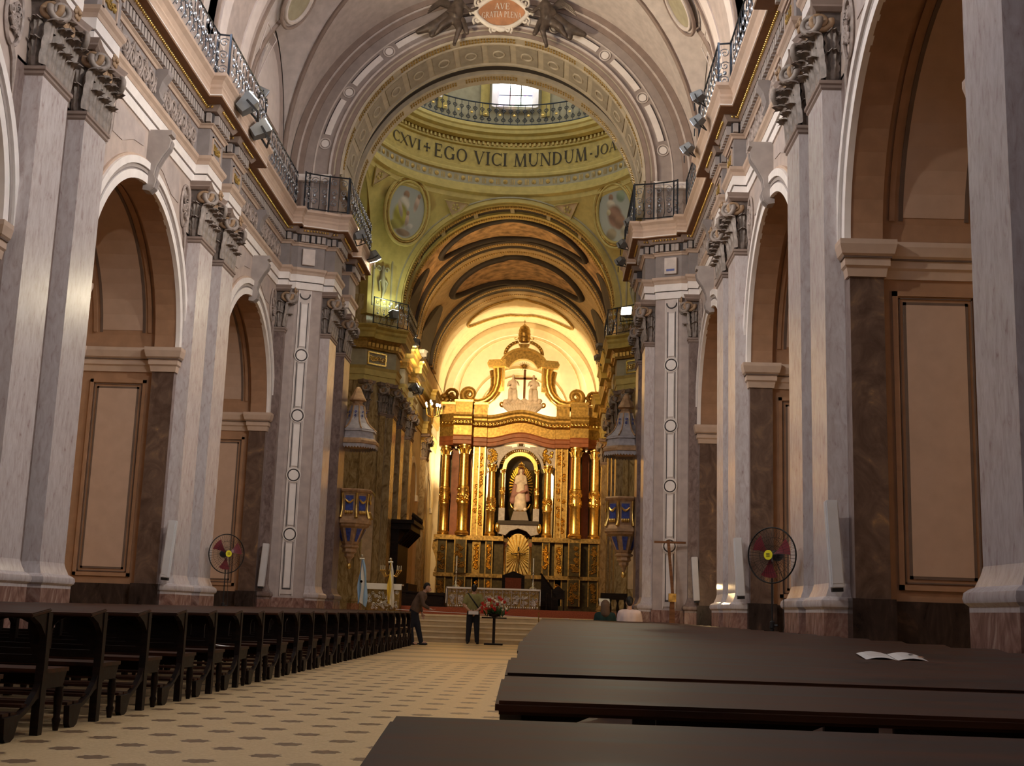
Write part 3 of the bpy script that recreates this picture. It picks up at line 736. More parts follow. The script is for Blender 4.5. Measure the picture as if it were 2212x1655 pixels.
# soffit: outer dotted border, coffers, dark groove, inner dotted band
ring('soffit_border', 4.50, 4.72, 34.55, 35.05, 'soffit_cream'); ring('soffit_field', 4.52, 4.72, 35.05, 36.5, 'soffit_cream')
ring('soffit_groove', 4.64, 4.72, 36.4, 37.3, 'vault_dark'); ring('soffit_border', 4.50, 4.72, 37.2, 37.95, 'soffit_cream')
ring('soffit_fillet', 4.46, 4.52, 36.42, 36.52, 'soffit_cream'); ring('soffit_fillet', 4.45, 4.52, 34.52, 34.58, 'soffit_cream'); ring('soffit_fillet', 4.46, 4.52, 35.0, 35.06, 'soffit_cream')
for k in range(15):
    a = radians(6+168*(k+.5)/15); da = radians(168/15/2*.78)
    f = ring('soffit_coffer', 4.49, 4.53, 35.16, 36.34, 'soffit_panel', a0=a-da, a1=a+da, n=4)
    m = MB(); m.tube([(4.48*cos(a+da*.5*cos(j*pi/8)), 35.75+.22*sin(j*pi/8), Z0+4.48*sin(a+da*.5*cos(j*pi/8))) for j in range(16)], .03, 5, True); m.build('rosette', 'soffit_cream', f, 60)
m = MB()
for yy, ny in ((34.7, 2), (37.4, 2)):
    for j in range(ny):
        for k in range(150):
            a = radians(4+172*k/149)
            if k % 22 < 3: continue
            x, z = 4.49*cos(a), Z0+4.49*sin(a); y = yy+.16*j+.02*(k % 2)
            m.box(x-.025, y-.03, z-.025, x+.025, y+.03, z+.025)
m.build('soffit_pattern', 'gilt_wood', ga)['kind'] = 'stuff'
# wall over the great arch towards the vault is closed by the vault itself
MB().arc([(6.02, 34.6), (7.2, 34.6), (7.2, 34.8), (6.02, 34.8)], lambda r, a, y: (r*cos(a), y, Z0+r*sin(a)), 0, pi, 48).build('arch_backing', 'plaster', ga)

# ------------------------------------------------------------------ serif lettering from strokes
def glyph(ch):
    """strokes (x0,z0,x1,z1,width) and arcs (cx,cz,rx,rz,a0,a1,thick,thin) in a unit-high box -> polygons, advance"""
    K, T = .15, .06
    S = lambda *q: ('s',)+q
    def serif(x, z, w=.16): return S(x-w, z, x+w, z, .045)
    G = {
     'I': ([S(.2, 0, .2, 1, K), serif(.2, .02), serif(.2, .98)], .4),
     'E': ([S(.2, 0, .2, 1, K), S(.1, .98, .68, .98, T), S(.1, .02, .70, .02, T), S(.2, .52, .55, .52, T), S(.68, .98, .68, .76, .05), S(.70, .02, .70, .26, .05), S(.55, .42, .55, .62, .045)], .82),
     'L': ([S(.2, 0, .2, 1, K), serif(.2, .98), S(.1, .02, .68, .02, T), S(.68, .02, .68, .26, .05)], .78),
     'T': ([S(.4, 0, .4, 1, K), serif(.4, .02), S(.04, .97, .76, .97, T), S(.05, .97, .05, .75, .05), S(.75, .97, .75, .75, .05)], .82),
     'V': ([S(.12, 1, .44, 0, K), S(.76, 1, .44, 0, T), serif(.12, .98, .13), serif(.76, .98, .13)], .9),
     'A': ([S(.44, 1, .12, 0, T), S(.44, 1, .78, 0, K), S(.24, .36, .64, .36, T), serif(.12, .02, .12), serif(.78, .02, .14)], .92),
     'M': ([S(.16, 0, .22, 1, T), S(.22, 1, .52, 0, K), S(.84, 1, .52, 0, T), S(.84, 1, .92, 0, K), serif(.16, .02, .12), serif(.92, .02, .14), serif(.2, .98, .08), serif(.86, .98, .08)], 1.08),
     'N': ([S(.16, 0, .16, 1, T), S(.16, 1, .76, 0, K), S(.76, 0, .76, 1, T), serif(.16, .02, .12), serif(.76, .98, .12), serif(.13, .98, .1)], .92),
     'U': ([S(.18, .35, .18, 1, K), S(.74, .35, .74, 1, T), serif(.18, .98, .14), serif(.74, .98, .12), ('a', .46, .35, .28, .35, pi, 2*pi, K, T)], .92),
     'D': ([S(.2, 0, .2, 1, K), serif(.2, .98, .12), serif(.2, .02, .12), ('a', .3, .5, .52, .49, -pi/2, pi/2, T, K)], .95),
     'P': ([S(.2, 0, .2, 1, K), serif(.2, .02), serif(.2, .98, .1), ('a', .3, .73, .34, .25, -pi/2, pi/2, T, K)], .76),
     'R': ([S(.2, 0, .2, 1, K), serif(.2, .02, .13), serif(.2, .98, .1), ('a', .3, .73, .34, .25, -pi/2, pi/2, T, K), S(.38, .5, .78, 0, K), serif(.78, .02, .1)], .88),
     'O': ([('a', .5, .5, .42, .5, 0, 2*pi, T, K)], 1.0),
     'C': ([('a', .5, .5, .42, .5, radians(48), radians(312), T, K), S(.8, .98, .8, .72, .05), S(.8, .02, .8, .26, .05)], .9),
     'G': ([('a', .5, .5, .42, .5, radians(48), radians(320), T, K), S(.8, .98, .8, .72, .05), S(.82, 0.05, .82, .42, K), serif(.82, .43, .14)], 1.0),
     'J': ([S(.3, .1, .3, 1, K), serif(.3, .98), ('a', .14, .08, .16, .22, pi, 2*pi, T, K)], .5),
     'X': ([S(.1, 1, .78, 0, K), S(.78, 1, .1, 0, T), serif(.1, .98, .12), serif(.78, .98, .1), serif(.1, .02, .1), serif(.78, .02, .12)], .88),
     '.': ([S(.1, .42, .24, .42, .14)], .36),
     '+': ([S(.4, .1, .4, .9, .12), S(.05, .5, .75, .5, .12), S(.28, .9, .52, .9, .1), S(.28, .1, .52, .1, .1), S(.05, .38, .05, .62, .1), S(.75, .38, .75, .62, .1)], .82),
     ' ': ([], .42)}
    st, adv = G[ch]; polys = []
    for q in st:
        if q[0] == 's':
            _, x0, z0, x1, z1, w = q
            if abs(z1-z0) < 1e-6: polys += [[(x0+(x1-x0)*i/4, z0-w/2) for i in range(5)]+[(x1-(x1-x0)*i/4, z0+w/2) for i in range(5)]]
            else: polys.append([(x0-w/2, z0), (x0+w/2, z0), (x1+w/2, z1), (x1-w/2, z1)])
        else:
            _, cx, cz, rx, rz, a0, a1, th, tk = q; n = 20
            for i in range(n):
                pp = []
                for a in (a0+(a1-a0)*i/n, a0+(a1-a0)*(i+1)/n):
                    w = th+(tk-th)*abs(cos(a)); pp.append(((cx+rx*cos(a), cz+rz*sin(a)), (cx+(rx-w)*cos(a), cz+(rz-min(w, .07))*sin(a))))
                polys.append([pp[0][0], pp[1][0], pp[1][1], pp[0][1]])
    return polys, adv
def lettering(text, fn, mat, parent, height, length):
    """fn(x,z)->xyz front point, x runs 0..length"""
    gl = [glyph(c) for c in text]; tot = sum(a for _, a in gl); sx = length/tot; x = 0
    for (polys, adv), ch in zip(gl, text):
        if polys:
            m = MB()
            for p in polys:
                m.add([fn((x+a)*sx, b*height) for a, b in p], [tuple(range(len(p)))])
            m.build('letter', mat, parent, fix=False)
        x += adv

# ------------------------------------------------------------------ dome ring, drum, pendentives
YC, RD = 44.35, 5.6
dome = struct('ceiling.001'); dome.name = 'ceiling_dome'; dome['label'] = 'ringed dome over the crossing with inscription frieze'
def lat(name, prof, mat, sm=30, n=96, par=dome):
    m = MB().lathe(prof, n, (0, YC, 0), cap=False); m.v = [(x, y if y > YC else YC+(y-YC)*1.13, z) for x, y, z in m.v]
    return m.build(name, mat, par, sm)
lat('ring_base_moulding', [(5.62, 18.1), (5.6, 18.3), (5.45, 18.38), (5.45, 18.5), (5.52, 18.55), (5.52, 18.72), (5.60, 18.78)], 'cross_cream')
lat('guilloche_band', [(5.60, 18.78), (5.60, 19.18)], 'cross_grey')
lat('ring_moulding', [(5.60, 19.18), (5.5, 19.22), (5.48, 19.32), (5.52, 19.38), (5.48, 19.5), (5.60, 19.56)], 'cross_cream')
lat('inscription_band', [(5.60, 19.56), (5.60, 20.42)], 'cross_gold')
lat('ring_cornice_bed', [(5.60, 20.42), (5.5, 20.45), (5.48, 20.52)], 'cross_cream')
lat('ring_dentil_back', [(5.48, 20.52), (5.5, 20.52), (5.5, 20.68), (5.4, 20.68)], 'gilt_wood')
lat('ring_cornice', [(5.4, 20.68), (5.2, 20.74), (5.15, 20.86), (4.98, 20.92), (4.95, 21.05), (4.88, 21.1), (4.88, 21.24), (5.9, 21.26)], 'cross_cream')
lat('ring_gilt_fillet', [(5.16, 20.85), (5.12, 20.88), (5.0, 20.915)], 'cross_gold')
lat('drum_wall', [(5.9, 21.2), (5.9, 26.5)], 'cross_grey')
lat('dome_shell', [(5.9*cos(k*pi/24), 26.5+5.9*sin(k*pi/24)) for k in range(13)], 'cross_cream')
m = MB()
for k in range(170):
    a = 2*pi*k/170; 
    if sin(a) < -.3: continue
    m.add([((5.5-q)*cos(a+e), YC+(5.5-q)*sin(a+e), z) for z in (20.53, 20.66) for q, e in ((0, -.008), (.10, -.008), (.10, .008), (0, .008))], [(0, 1, 2, 3), (4, 5, 6, 7), (0, 1, 5, 4), (1, 2, 6, 5), (2, 3, 7, 6)])
m.build('ring_dentils', 'cross_cream', dome)['kind'] = 'stuff'
for k in range(24):     # guilloche rosettes and bars
    a = radians(18+144*k/23)
    c = Vector((5.585*cos(a), YC+5.585*sin(a), 18.98)); t = Vector((-sin(a), cos(a), 0)); nn = Vector((-cos(a), -sin(a), 0))
    mm = MB(); mm.add([c+nn*.03]+[c+nn*.01+(t*cos(j*pi/6)+Vector((0, 0, 1))*sin(j*pi/6))*.10 for j in range(12)], [(0, 1+j, 1+(j+1) % 12) for j in range(12)]); mm.build('rosette', 'gilt_wood', dome)
    a2 = a+radians(144/23/2); mm = MB()
    for q in (-.012, 0, .012):
        for e0 in (0,): mm.add([(5.575*cos(a2+q+e), YC+5.575*sin(a2+q+e), z) for z in (18.86, 19.1) for e in (-.003, .003)], [(0, 1, 3, 2)])
    mm.build('bars', 'gilt_wood', dome)
def arctext(text, a0, a1, h, z0):
    L = radians(a1-a0)
    lettering(text, lambda x, z: (5.57*sin(radians(a0)+x), YC+5.57*cos(radians(a0)+x), z0+z), 'letter', dome, h, L)
arctext('EGO VICI MUNDUM', -36.5, 34.2, .58, 19.68)
arctext('.', 34.8, 37.6, .45, 19.72); arctext('JOAN', 38.2, 55, .45, 19.74)
arctext('+', -41.5, -38.2, .42, 19.76); arctext('CXVI', -60, -43, .45, 19.74)
# pendentives: sphere of which the arches are plane sections
RS = sqrt((RD+.05)**2+R0**2)
def pend(sx, sy):
    def f(u, v):
        z = Z0+v*(18.12-Z0); r = sqrt(RS*RS-(z-Z0)**2); tm = math.acos(min(1, 5.66/r)); th = tm+(pi/2-2*tm)*u
        return (sx*r*cos(th), YC+sy*r*sin(th)*(1 if sy > 0 else 1.13), z)
    return MB().grid(f, 40, 30)
for sx in (-1, 1):
    for sy in (-1, 1): pend(sx, sy).build('pendentive', 'cross_cream', dome, 40)
# painted oval medallions: picture as a coloured disc in a moulded frame
def painting(name, c, nrm, a, b, blobs, bg, parent):
    c = Vector(c); nrm = Vector(nrm).normalized(); t1 = Vector((0, 0, 1)).cross(nrm).normalized()*-1; t2 = nrm.cross(t1)
    if t2.z < 0: t2 = -t2
    if t1.x < 0: t1 = -t1
    NR, NA = 44, 110; vs = []; cs = []
    for i in range(NR+1):
        for j in range(NA):
            r = i/NR; th = 2*pi*j/NA; u, v = r*cos(th), r*sin(th)
            vs.append(c+t1*(a*u)+t2*(b*v)); col = Vector(bg)*(1.05-.2*v)
            for (bu, bv, su, sv, rot, bc) in blobs:
                du, dv = u-bu, v-bv; x = (du*cos(rot)+dv*sin(rot))/su; y = (-du*sin(rot)+dv*cos(rot))/sv
                w = max(0, min(1, (1.25-sqrt(x*x+y*y))*2.6)); col = col*(1-w)+Vector(bc)*w*(.86+.2*sin(7*du+11*dv))
            cs.append((*col, 1))
    fs = [(i*NA+j, i*NA+(j+1) % NA, (i+1)*NA+(j+1) % NA, (i+1)*NA+j) for i in range(NR) for j in range(NA)]
    me = bpy.data.meshes.new(name); me.from_pydata([tuple(p) for p in vs], [], fs); me.update()
    ca = me.color_attributes.new('Col', 'FLOAT_COLOR', 'POINT')
    for i, q in enumerate(cs): ca.data[i].color = q
    mname = 'painted_'+name
    if mname not in MT:
        mm, n, l, bs = nt(mname); at = n.new('ShaderNodeAttribute'); at.attribute_name = 'Col'; l.new(at.outputs['Color'], bs.inputs['Base Color']); bs.inputs['Roughness'].default_value = .8; MT[mname] = mm
    me.materials.append(MT[mname]); o = put(name, me, parent)
    for k, (f, rr, mat) in enumerate(((1.06, .06, 'cross_cream'), (1.15, .05, 'gilt_wood'), (1.26, .07, 'cross_cream'))):
        MB().tube([c+nrm*.04+t1*(a*f*cos(j*pi/24))+t2*(b*f*sin(j*pi/24)) for j in range(48)], rr, 6, True).build('medallion_frame', mat, parent, 60)
    return o
S0 = (0, YC, Z0)
cl = Vector((-4.45, 48.55, 17.15)); cr = Vector((4.50, 48.50, 17.2))
figL = [(-.15, .55, .16, .14, 0, (.42, .25, .15)), (-.2, .2, .3, .26, .3, (.80, .74, .62)), (-.3, -.25, .38, .42, .4, (.58, .52, .10)), (-.5, -.6, .35, .18, .2, (.50, .46, .12)), (-.35, .0, .10, .32, .5, (.62, .50, .40)),
        (.5, .35, .12, .3, -.2, (.72, .52, .40)), (.58, .62, .1, .08, 0, (.45, .28, .18)), (.12, -.35, .1, .22, 0, (.74, .56, .44)), (.1, -.08, .08, .08, 0, (.55, .35, .22)), (.3, -.55, .2, .1, .4, (.80, .78, .70)), (0, -.82, .4, .12, 0, (.45, .33, .22))]
figR = [(-.15, .6, .13, .12, 0, (.38, .22, .14)), (-.2, .32, .25, .2, -.3, (.74, .66, .52)), (-.05, -.1, .4, .38, -.5, (.42, .24, .17)), (.2, -.35, .3, .25, .2, (.46, .27, .18)), (-.4, .1, .12, .1, 0, (.72, .62, .40)),
        (.45, .55, .25, .2, 0, (.36, .44, .30)), (.5, -.7, .35, .2, .3, (.74, .66, .50)), (-.4, -.7, .3, .2, 0, (.55, .45, .30))]
for nm, c, fg in (('medallion_painting', cl, figL), ('medallion_painting_b', cr, figR)):
    nr = Vector(S0)-c; nr.z *= .35
    c2 = c+nr.normalized()*.25
    painting(nm, c2, nr, .92, 1.14, [(a, b, c, d, e, tuple(.72*v for v in g)) for a, b, c, d, e, g in fg], (.36, .37, .33), dome).name = 'medallion_painting'
# small rosette panels of the pendentives and stucco figures at their feet
for s in (-1, 1):
    for ax, az in (((2.35, 50.0-.35, 17.7), .3), ((5.15, 46.6, 17.9), .25)):
        x, y, z = ax; v = Vector((s*x, y-YC, z-Z0)).normalized()*(RS-.06); c = Vector(S0)+v; nr = -v.normalized(); t1 = Vector((0, 0, 1)).cross(nr).normalized(); t2 = nr.cross(t1)
        tri = [c+t1*a+t2*b for a, b in ((-.55, .25), (.55, .25), (.0, -.5))]; MB().add(tri, [(0, 1, 2)]).build('pendentive_panel', 'cross_panel', dome)
        m = MB()
        for k in range(5): m.ell(c+t1*(.12*cos(k*1.256))+t2*(.12*sin(k*1.256))+nr*.02, (.06, .06, .06), 6, 4)
        m.build('rosette', 'cross_cream', dome, 60)
        MB().tube([q+nr*.02 for q in tri], .035, 5, True).build('panel_moulding', 'cross_cream', dome, 60)
# drum: gallery rail, windows
dr = thing('gallery_rail', 'dark gilt iron railing round the dome gallery', 'railing', (0, YC, 21.24))
MB().tube([(4.95*cos(radians(k)), 4.95*sin(radians(k)), .95) for k in range(0, 360, 4)], .03, 5, True).build('top_rail', 'iron', dr, 60)
MB().tube([(4.95*cos(radians(k)), 4.95*sin(radians(k)), .06) for k in range(0, 360, 4)], .025, 5, True).build('bottom_rail', 'iron', dr, 60)
bl = MB().tube([(0, 0, 0), (0, 0, .95)], .014, 5).mesh('baluster', 'iron')
sc_m = MB()
for f in (-1, 1):
    sc_m.tube(spiral((0, f*.12, .66), (0, f, 0), (0, 0, 1), .11, 1.3, 14, -1.5), .012, 4); sc_m.tube(spiral((0, f*.12, .26), (0, f, 0), (0, 0, -1), .11, 1.3, 14, -1.5), .012, 4)
sc_m = sc_m.mesh('scroll', 'iron', 60)
gb = MB().ell((0, 0, .47), (.03, .06, .06), 8, 6).mesh('gilt_boss', 'gold', 60)
for k in range(44):
    a = radians(14+152*k/43)
    put('baluster', bl, dr, (4.95*cos(a), 4.95*sin(a), 0)); b2 = a+radians(152/43/2)
    put('scroll', sc_m, dr, (4.95*cos(b2), 4.95*sin(b2), 0), (0, 0, b2))
    if k % 2: put('gilt_boss', gb, dr, (4.94*cos(b2), 4.94*sin(b2), 0), (0, 0, b2))
for k in range(8):
    a = pi/2+k*pi/4; c = Vector((5.82*cos(a), YC+5.82*sin(a), 0)); t = Vector((-sin(a), cos(a), 0)); nn = Vector((-cos(a), -sin(a), 0))
    n_win += 1
    w = struct('window_%d' % (n_win+1), MB().add([c+t*q+Vector((0, 0, z)) for q, z in ((-.72, 23.35), (.72, 23.35), (.72, 25.4), (.5, 25.75), (-.5, 25.75), (-.72, 25.4))], [(0, 1, 2, 3, 4, 5)]), 'win_drum')
    w['label'] = 'bright drum window of the dome, %s from the altar side clockwise' % ORD[k]
    MB().add([c+t*q+nn*.012+Vector((0, 0, z)) for q, z in ((-.72, 22.5), (.72, 22.5), (.72, 23.35), (-.72, 23.35))], [(0, 1, 2, 3)]).build('stained_pane', 'stained_glass', w)
    for q in (-.24, .24): MB().add([c+t*(q+e)+nn*.03+Vector((0, 0, z)) for e, z in ((-.02, 22.5), (.02, 22.5), (.02, 25.7), (-.02, 25.7))], [(0, 1, 2, 3)]).build('mullion', 'black', w)
    MB().add([c+t*q+nn*.03+Vector((0, 0, z)) for q, z in ((-.72, 22.98), (.72, 22.98), (.72, 23.02), (-.72, 23.02))], [(0, 1, 2, 3)]).build('glazing_bar', 'black', w)
    for f in (-1, 1):
        MB().add([c+t*f*.72+Vector((0, 0, 22.4)), c+t*f*1.0+nn*.5+Vector((0, 0, 22.3)), c+t*f*1.0+nn*.5+Vector((0, 0, 25.9)), c+t*f*.72+Vector((0, 0, 25.6))], [(0, 1, 2, 3)]).build('splayed_reveal', 'trim_white', w)
    MB().add([c-t*.72+Vector((0, 0, 22.45)), c+t*.72+Vector((0, 0, 22.45)), c+t*1.0+nn*.5+Vector((0, 0, 22.25)), c-t*1.0+nn*.5+Vector((0, 0, 22.25))], [(0, 1, 2, 3)]).build('sill', 'cross_grey', w)
    b2 = a+pi/8; c = Vector((5.85*cos(b2), YC+5.85*sin(b2), 0)); t = Vector((-sin(b2), cos(b2), 0)); nn = Vector((-cos(b2), -sin(b2), 0))
    for q in (-.95, .95):
        p = c+t*q; MB().add([p-t*.2+nn*.12+Vector((0, 0, 22)), p+t*.2+nn*.12+Vector((0, 0, 22)), p+t*.2+nn*.12+Vector((0, 0, 26)), p-t*.2+nn*.12+Vector((0, 0, 26))], [(0, 1, 2, 3)]).build('drum_pilaster', 'cross_cream', dome)

# ------------------------------------------------------------------ transepts, far crossing piers, chancel
ch = struct('wall_chancel'); ch['label'] = 'golden chancel walls and far crossing piers beyond the great arch'
def far_side(s):
    o = ch
    def B(name, mb, mat, sm=None): return fin(mb, s).build(name, mat, o, sm)
    B('transept_end_wall', MB().box(-12, 39, 0, -12.3, 50, 18.5), 'vault_cream')
    B('transept_side_wall', MB().box(-5.9, 39.1, 0, -12, 39.45, 14), 'vault_cream')
    B('transept_side_wall', MB().box(-5.9, 49.2, 0, -12, 49.5, 14), 'vault_cream')
    B('transept_vault', MB().arc([(4.6, -5.6), (4.6, -12.1)], lambda r, a, x: (x, YC-r*1.1*cos(a), Z0+r*sin(a)), 0, pi, 24, False), 'vault_cream', 40)
    B('side_arch', MB().arc([(4.53, -5.55), (5.2, -5.55), (5.2, -6.4), (4.53, -6.4)], lambda r, a, x: (x, YC-r*cos(a)*1.12, Z0+r*sin(a)), 0, pi, 40), 'cross_cream', 40)
    poly = [(-5.75, 48.75), (-4.88, 49.62), (-4.88, 54.3), (-9, 54.3), (-9, 48.75)]
    B('far_pier', MB().prism(poly, lambda a, b, d: (a, b, d), 0, 10.1), 'marble_gold')
    B('far_pier_attic', MB().prism(poly, lambda a, b, d: (a, b, d), 12.2, 13.6), 'marble_gold')
    # painted arched niche on the diagonal face
    A = Vector((-5.75, 48.75)); D = Vector((-4.88, 49.62)); d = (D-A).normalized(); n = Vector((d.y, -d.x))
    def Q(u, z, q): p = A+d*u+n*q; return (p.x, p.y, z)
    B('pier_niche', MB().prism([(.3, 2), (.95, 2), (.95, 5.2)]+[(.625+.325*cos(k*pi/8), 5.2+.325*sin(k*pi/8)) for k in range(1, 8)]+[(.3, 5.2)], lambda a, b, q: Q(a, b, q), -.02, .02), 'cross_panel')
    B('niche_moulding', MB().tube([Q(.3, 2, .03), Q(.3, 5.2, .03)]+[Q(.625-.325*cos(k*pi/8), 5.2+.325*sin(k*pi/8), .03) for k in range(9)]+[Q(.95, 2, .03)], .05, 6), 'cross_cream', 60)
    # entablature
    path = [(-9, 48.72), (-5.72, 48.72), (-5.72, 48.78), (-4.86, 49.6), (-4.57, 49.75)]
    for a, b in ((49.75, 51.1), (52.8, 54.2), (56.3, 57.6), (63.6, 65.4)): path += ([(-4.57, a)] if a > 50 else [])+[(-4.57, b), (-4.85, b)]+[(-4.85, {51.1: 52.8, 54.2: 56.3, 57.6: 63.6, 65.4: 72}[b])]
    def sw(name, prof, mat): fin(MB().sweep(prof, path, 1), s).build(name, mat, o)
    sw('chancel_architrave', [(-.2, 10.0), (0, 10.0), (0, 10.25), (.03, 10.27), (.03, 10.5), (.1, 10.62), (-.2, 10.62)], 'cross_cream')
    sw('chancel_frieze', [(-.2, 10.62), (0, 10.62), (0, 11.3), (-.2, 11.3)], 'cross_grey')
    sw('chancel_cornice_bed', [(-.2, 11.3), (.08, 11.34), (.1, 11.4), (.1, 11.6), (.22, 11.72), (-.2, 11.72)], 'gilt_wood')
    sw('chancel_cornice', [(-.2, 11.72), (.4, 11.72), (.4, 11.92), (.44, 12.0), (.44, 12.1), (.52, 12.2), (.52, 12.26), (-.2, 12.26)], 'cross_gold')
    m = MB(); k = 0
    for (x0, y0), (x1, y1) in zip(path[1:], path[2:]):
        L = math.hypot(x1-x0, y1-y0)
        if L < .1 or y0 > 58: continue
        dx, dy = (x1-x0)/L, (y1-y0)/L; q = .1
        while q < L: m.box(x0+dx*q+dy*.14-.05, y0+dy*q-dx*.14-.05, 11.42, x0+dx*q+dy*.14+.05, y0+dy*q-dx*.14+.05, 11.58); q += .2
    fin(m, s).build('chancel_dentils', 'gold', o)['kind'] = 'stuff'
    def fp(u0, u1, z0, z1, q0, q1): return MB().hexa([Q(u0, z0, q0), Q(u1, z0, q0), Q(u1, z0, q1), Q(u0, z0, q1)], [Q(u0, z1, q0), Q(u1, z1, q0), Q(u1, z1, q1), Q(u0, z1, q1)])
    for u0, u1, z0, z1 in ((.15, 1.1, 10.7, 10.76), (.15, 1.1, 11.18, 11.24), (.15, .21, 10.7, 11.24), (1.04, 1.1, 10.7, 11.24)): B('frieze_panel_frame', fp(u0, u1, z0, z1, 0, .07), 'gold_bright')
    m = MB()
    for k in range(6): m.tube(spiral(Q(.28+.14*k, 10.97, .05), (d.x, d.y, 0), (0, 0, (-1)**k), .12, 1.4, 12, k), .022, 5)
    B('frieze_relief', m, 'gold', 60)
    B('chancel_wall', MB().box(-4.9, 54, 0, -5.3, 74, 10.1), 'vault_cream')
    B('chancel_attic', MB().box(-4.6, 50, 12.2, -5.3, 72.3, 13.6), 'vault_ochre')
    for yc in (60.6, 68.2):
        B('chancel_wall_arch', MB().arc([(1.5, -.02), (1.5, .07), (1.8, .07), (1.8, -.02)], lambda r, a, q: (-4.9+q, yc-r*cos(a), 6.6+r*sin(a)), 0, pi, 20), 'apse_white', 40)
        B('chancel_wall_impost', MB().box(-4.9, yc+1.4, 6.3, -4.75, yc+2.0, 6.6), 'apse_white'); B('chancel_wall_recess', MB().prism([(yc-1.5, 1), (yc+1.5, 1), (yc+1.5, 6.6)]+[(yc+1.5*cos(k*pi/12), 6.6+1.5*sin(k*pi/12)) for k in range(1, 12)]+[(yc-1.5, 6.6)], lambda a, b, q: (q, a, b), -4.91, -4.88), 'vault_ochre')
    for yc, w, nm in ((50.45, 1.15, 'first'), (53.5, 1.15, 'second'), (56.95, 1.1, 'third'), (64.5, 1.2, 'fourth')):
        pilaster('gold-lit marble pilaster on the %s chancel wall, %s from the crossing' % (SIDE[s], nm), w, .28, (s*4.88, yc, 0), s*pi/2, 'marble_gold', 'marble_gold_red', group='chancel pilasters', capmat='gilt_wood')
    # diagonal pilaster on the far pier
    for u in (1.02, .14):
        p = A+d*u; pilaster('gold-lit diagonal marble pilaster on the %s far crossing pier, %s the chancel' % (SIDE[s], 'nearest' if u > .5 else 'away from'), .28, .10, (p.x if s < 0 else -p.x, p.y, 0), (atan2(d.y, d.x)+pi) if s < 0 else -(atan2(d.y, d.x)+pi), 'marble_gold', 'marble_gold_red', group='far pier pilasters', capmat='gilt_wood')
    # stucco panel at the foot of the pendentive
    cx = Vector((-5.31, 49.19)); 
    def Q2(u, z, q): p = cx+d*u+n*q; return (p.x, p.y, z)
    B('pendentive_foot', MB().hexa([Q2(-.72, 12.9, -.3), Q2(.72, 12.9, -.3), Q2(.72, 12.9, .12), Q2(-.72, 12.9, .12)], [Q2(-.72, 15.4, -.6), Q2(.72, 15.4, -.6), Q2(.72, 15.4, .10), Q2(-.72, 15.4, .10)]), 'cross_cream')
    B('pendentive_foot_moulding', MB().hexa([Q2(-.8, 12.75, -.3), Q2(.8, 12.75, -.3), Q2(.8, 12.75, .24), Q2(-.8, 12.75, .24)], [Q2(-.8, 12.95, -.3), Q2(.8, 12.95, -.3), Q2(.8, 12.95, .24), Q2(-.8, 12.95, .24)]), 'cross_cream')
    m = MB()
    for u0, u1, z0, z1 in ((-.5, .5, 13.15, 13.22), (-.5, -.43, 13.15, 15.2), (.43, .5, 13.15, 15.2)): m.hexa([Q2(u0, z0, .1), Q2(u1, z0, .1), Q2(u1, z0, .15), Q2(u0, z0, .15)], [Q2(u0, z1, .1), Q2(u1, z1, .1), Q2(u1, z1, .15), Q2(u0, z1, .15)])
    B('pendentive_foot_frame', m, 'cross_grey')
    m = MB(); m.tube([Q2(0, 13.4, .14), Q2(.06, 13.9, .17), Q2(-.04, 14.4, .17), Q2(0, 14.9, .14)], [.03, .09, .12, .06], 6)
    for f in (-1, 1):
        m.tube(spiral(Q2(f*.2, 14.75, .14), (d.x*f, d.y*f, 0), (0, 0, 1), .14, 1.2, 12), .03, 5); m.tube([Q2(0, 14.4, .15), Q2(f*.22, 14.2, .17), Q2(f*.14, 13.8, .15)], [.06, .05, .03], 6)
    B('stucco_figure', m, 'cross_grey', 60)
side_build(far_side)
# chancel vault
cv = struct('ceiling_chancel', MB().arc([(4.55, 50), (4.55, 52)], lambda r, a, y: (r*cos(a), y, Z0+r*sin(a)), 0, pi, 48, False), 'cross_cream', 40)
cv['label'] = 'painted barrel vault of the chancel with dark oval frames'
def cring(name, r0, r1, y0, y1, mat, a0=0, a1=pi, n=48): return MB().arc([(r0, y0), (r1, y0), (r1, y1), (r0, y1)], lambda r, a, y: (r*cos(a), y, Z0+r*sin(a)), a0, a1, n).build(name, mat, cv, 40)
for y0, y1, mat in ((52, 55.3, 'vault_paint'), (55.3, 63.8, 'vault_ochre'), (63.8, 72.2, 'vault_cream')):
    MB().arc([(4.56, y0), (4.56, y1)], lambda r, a, y: (r*cos(a), y, Z0+r*sin(a)), 0, pi, 48, False).build('vault_bay', mat, cv, 40)
cring('chancel_arch_ring', 4.5, 4.72, 49.86, 50.1, 'cross_cream'); cring('chancel_arch_ring', 4.72, 4.98, 49.92, 50.1, 'cross_cream'); cring('chancel_arch_fillet', 4.68, 4.74, 49.82, 50, 'cross_grey')
cring('vault_rib', 4.45, 4.56, 50.0, 50.6, 'cross_cream'); cring('vault_rib', 4.44, 4.56, 51.2, 51.95, 'cross_cream'); cring('vault_rib_recess', 4.54, 4.6, 50.6, 51.2, 'vault_dark')
for k in range(9):
    a = radians(8+164*k/8); cring('rib_division', 4.47, 4.56, 50.6, 51.2, 'cross_grey', a-.02, a+.02, 2)
for y0, y1, y2 in ((55.4, 56.3, 57.4), (63.2, 64.2, 65.6)):
    cring('vault_rib', 4.42, 4.56, y0, y0+.45, 'vault_ochre'); cring('vault_rib_groove', 4.46, 4.57, y0+.45, y1+.1, 'vault_dark'); cring('vault_rib', 4.42, 4.56, y1+.1, y2, 'vault_ochre'); cring('vault_rib_edge', 4.40, 4.56, y0-.3, y0, 'vault_dark')
m = MB()
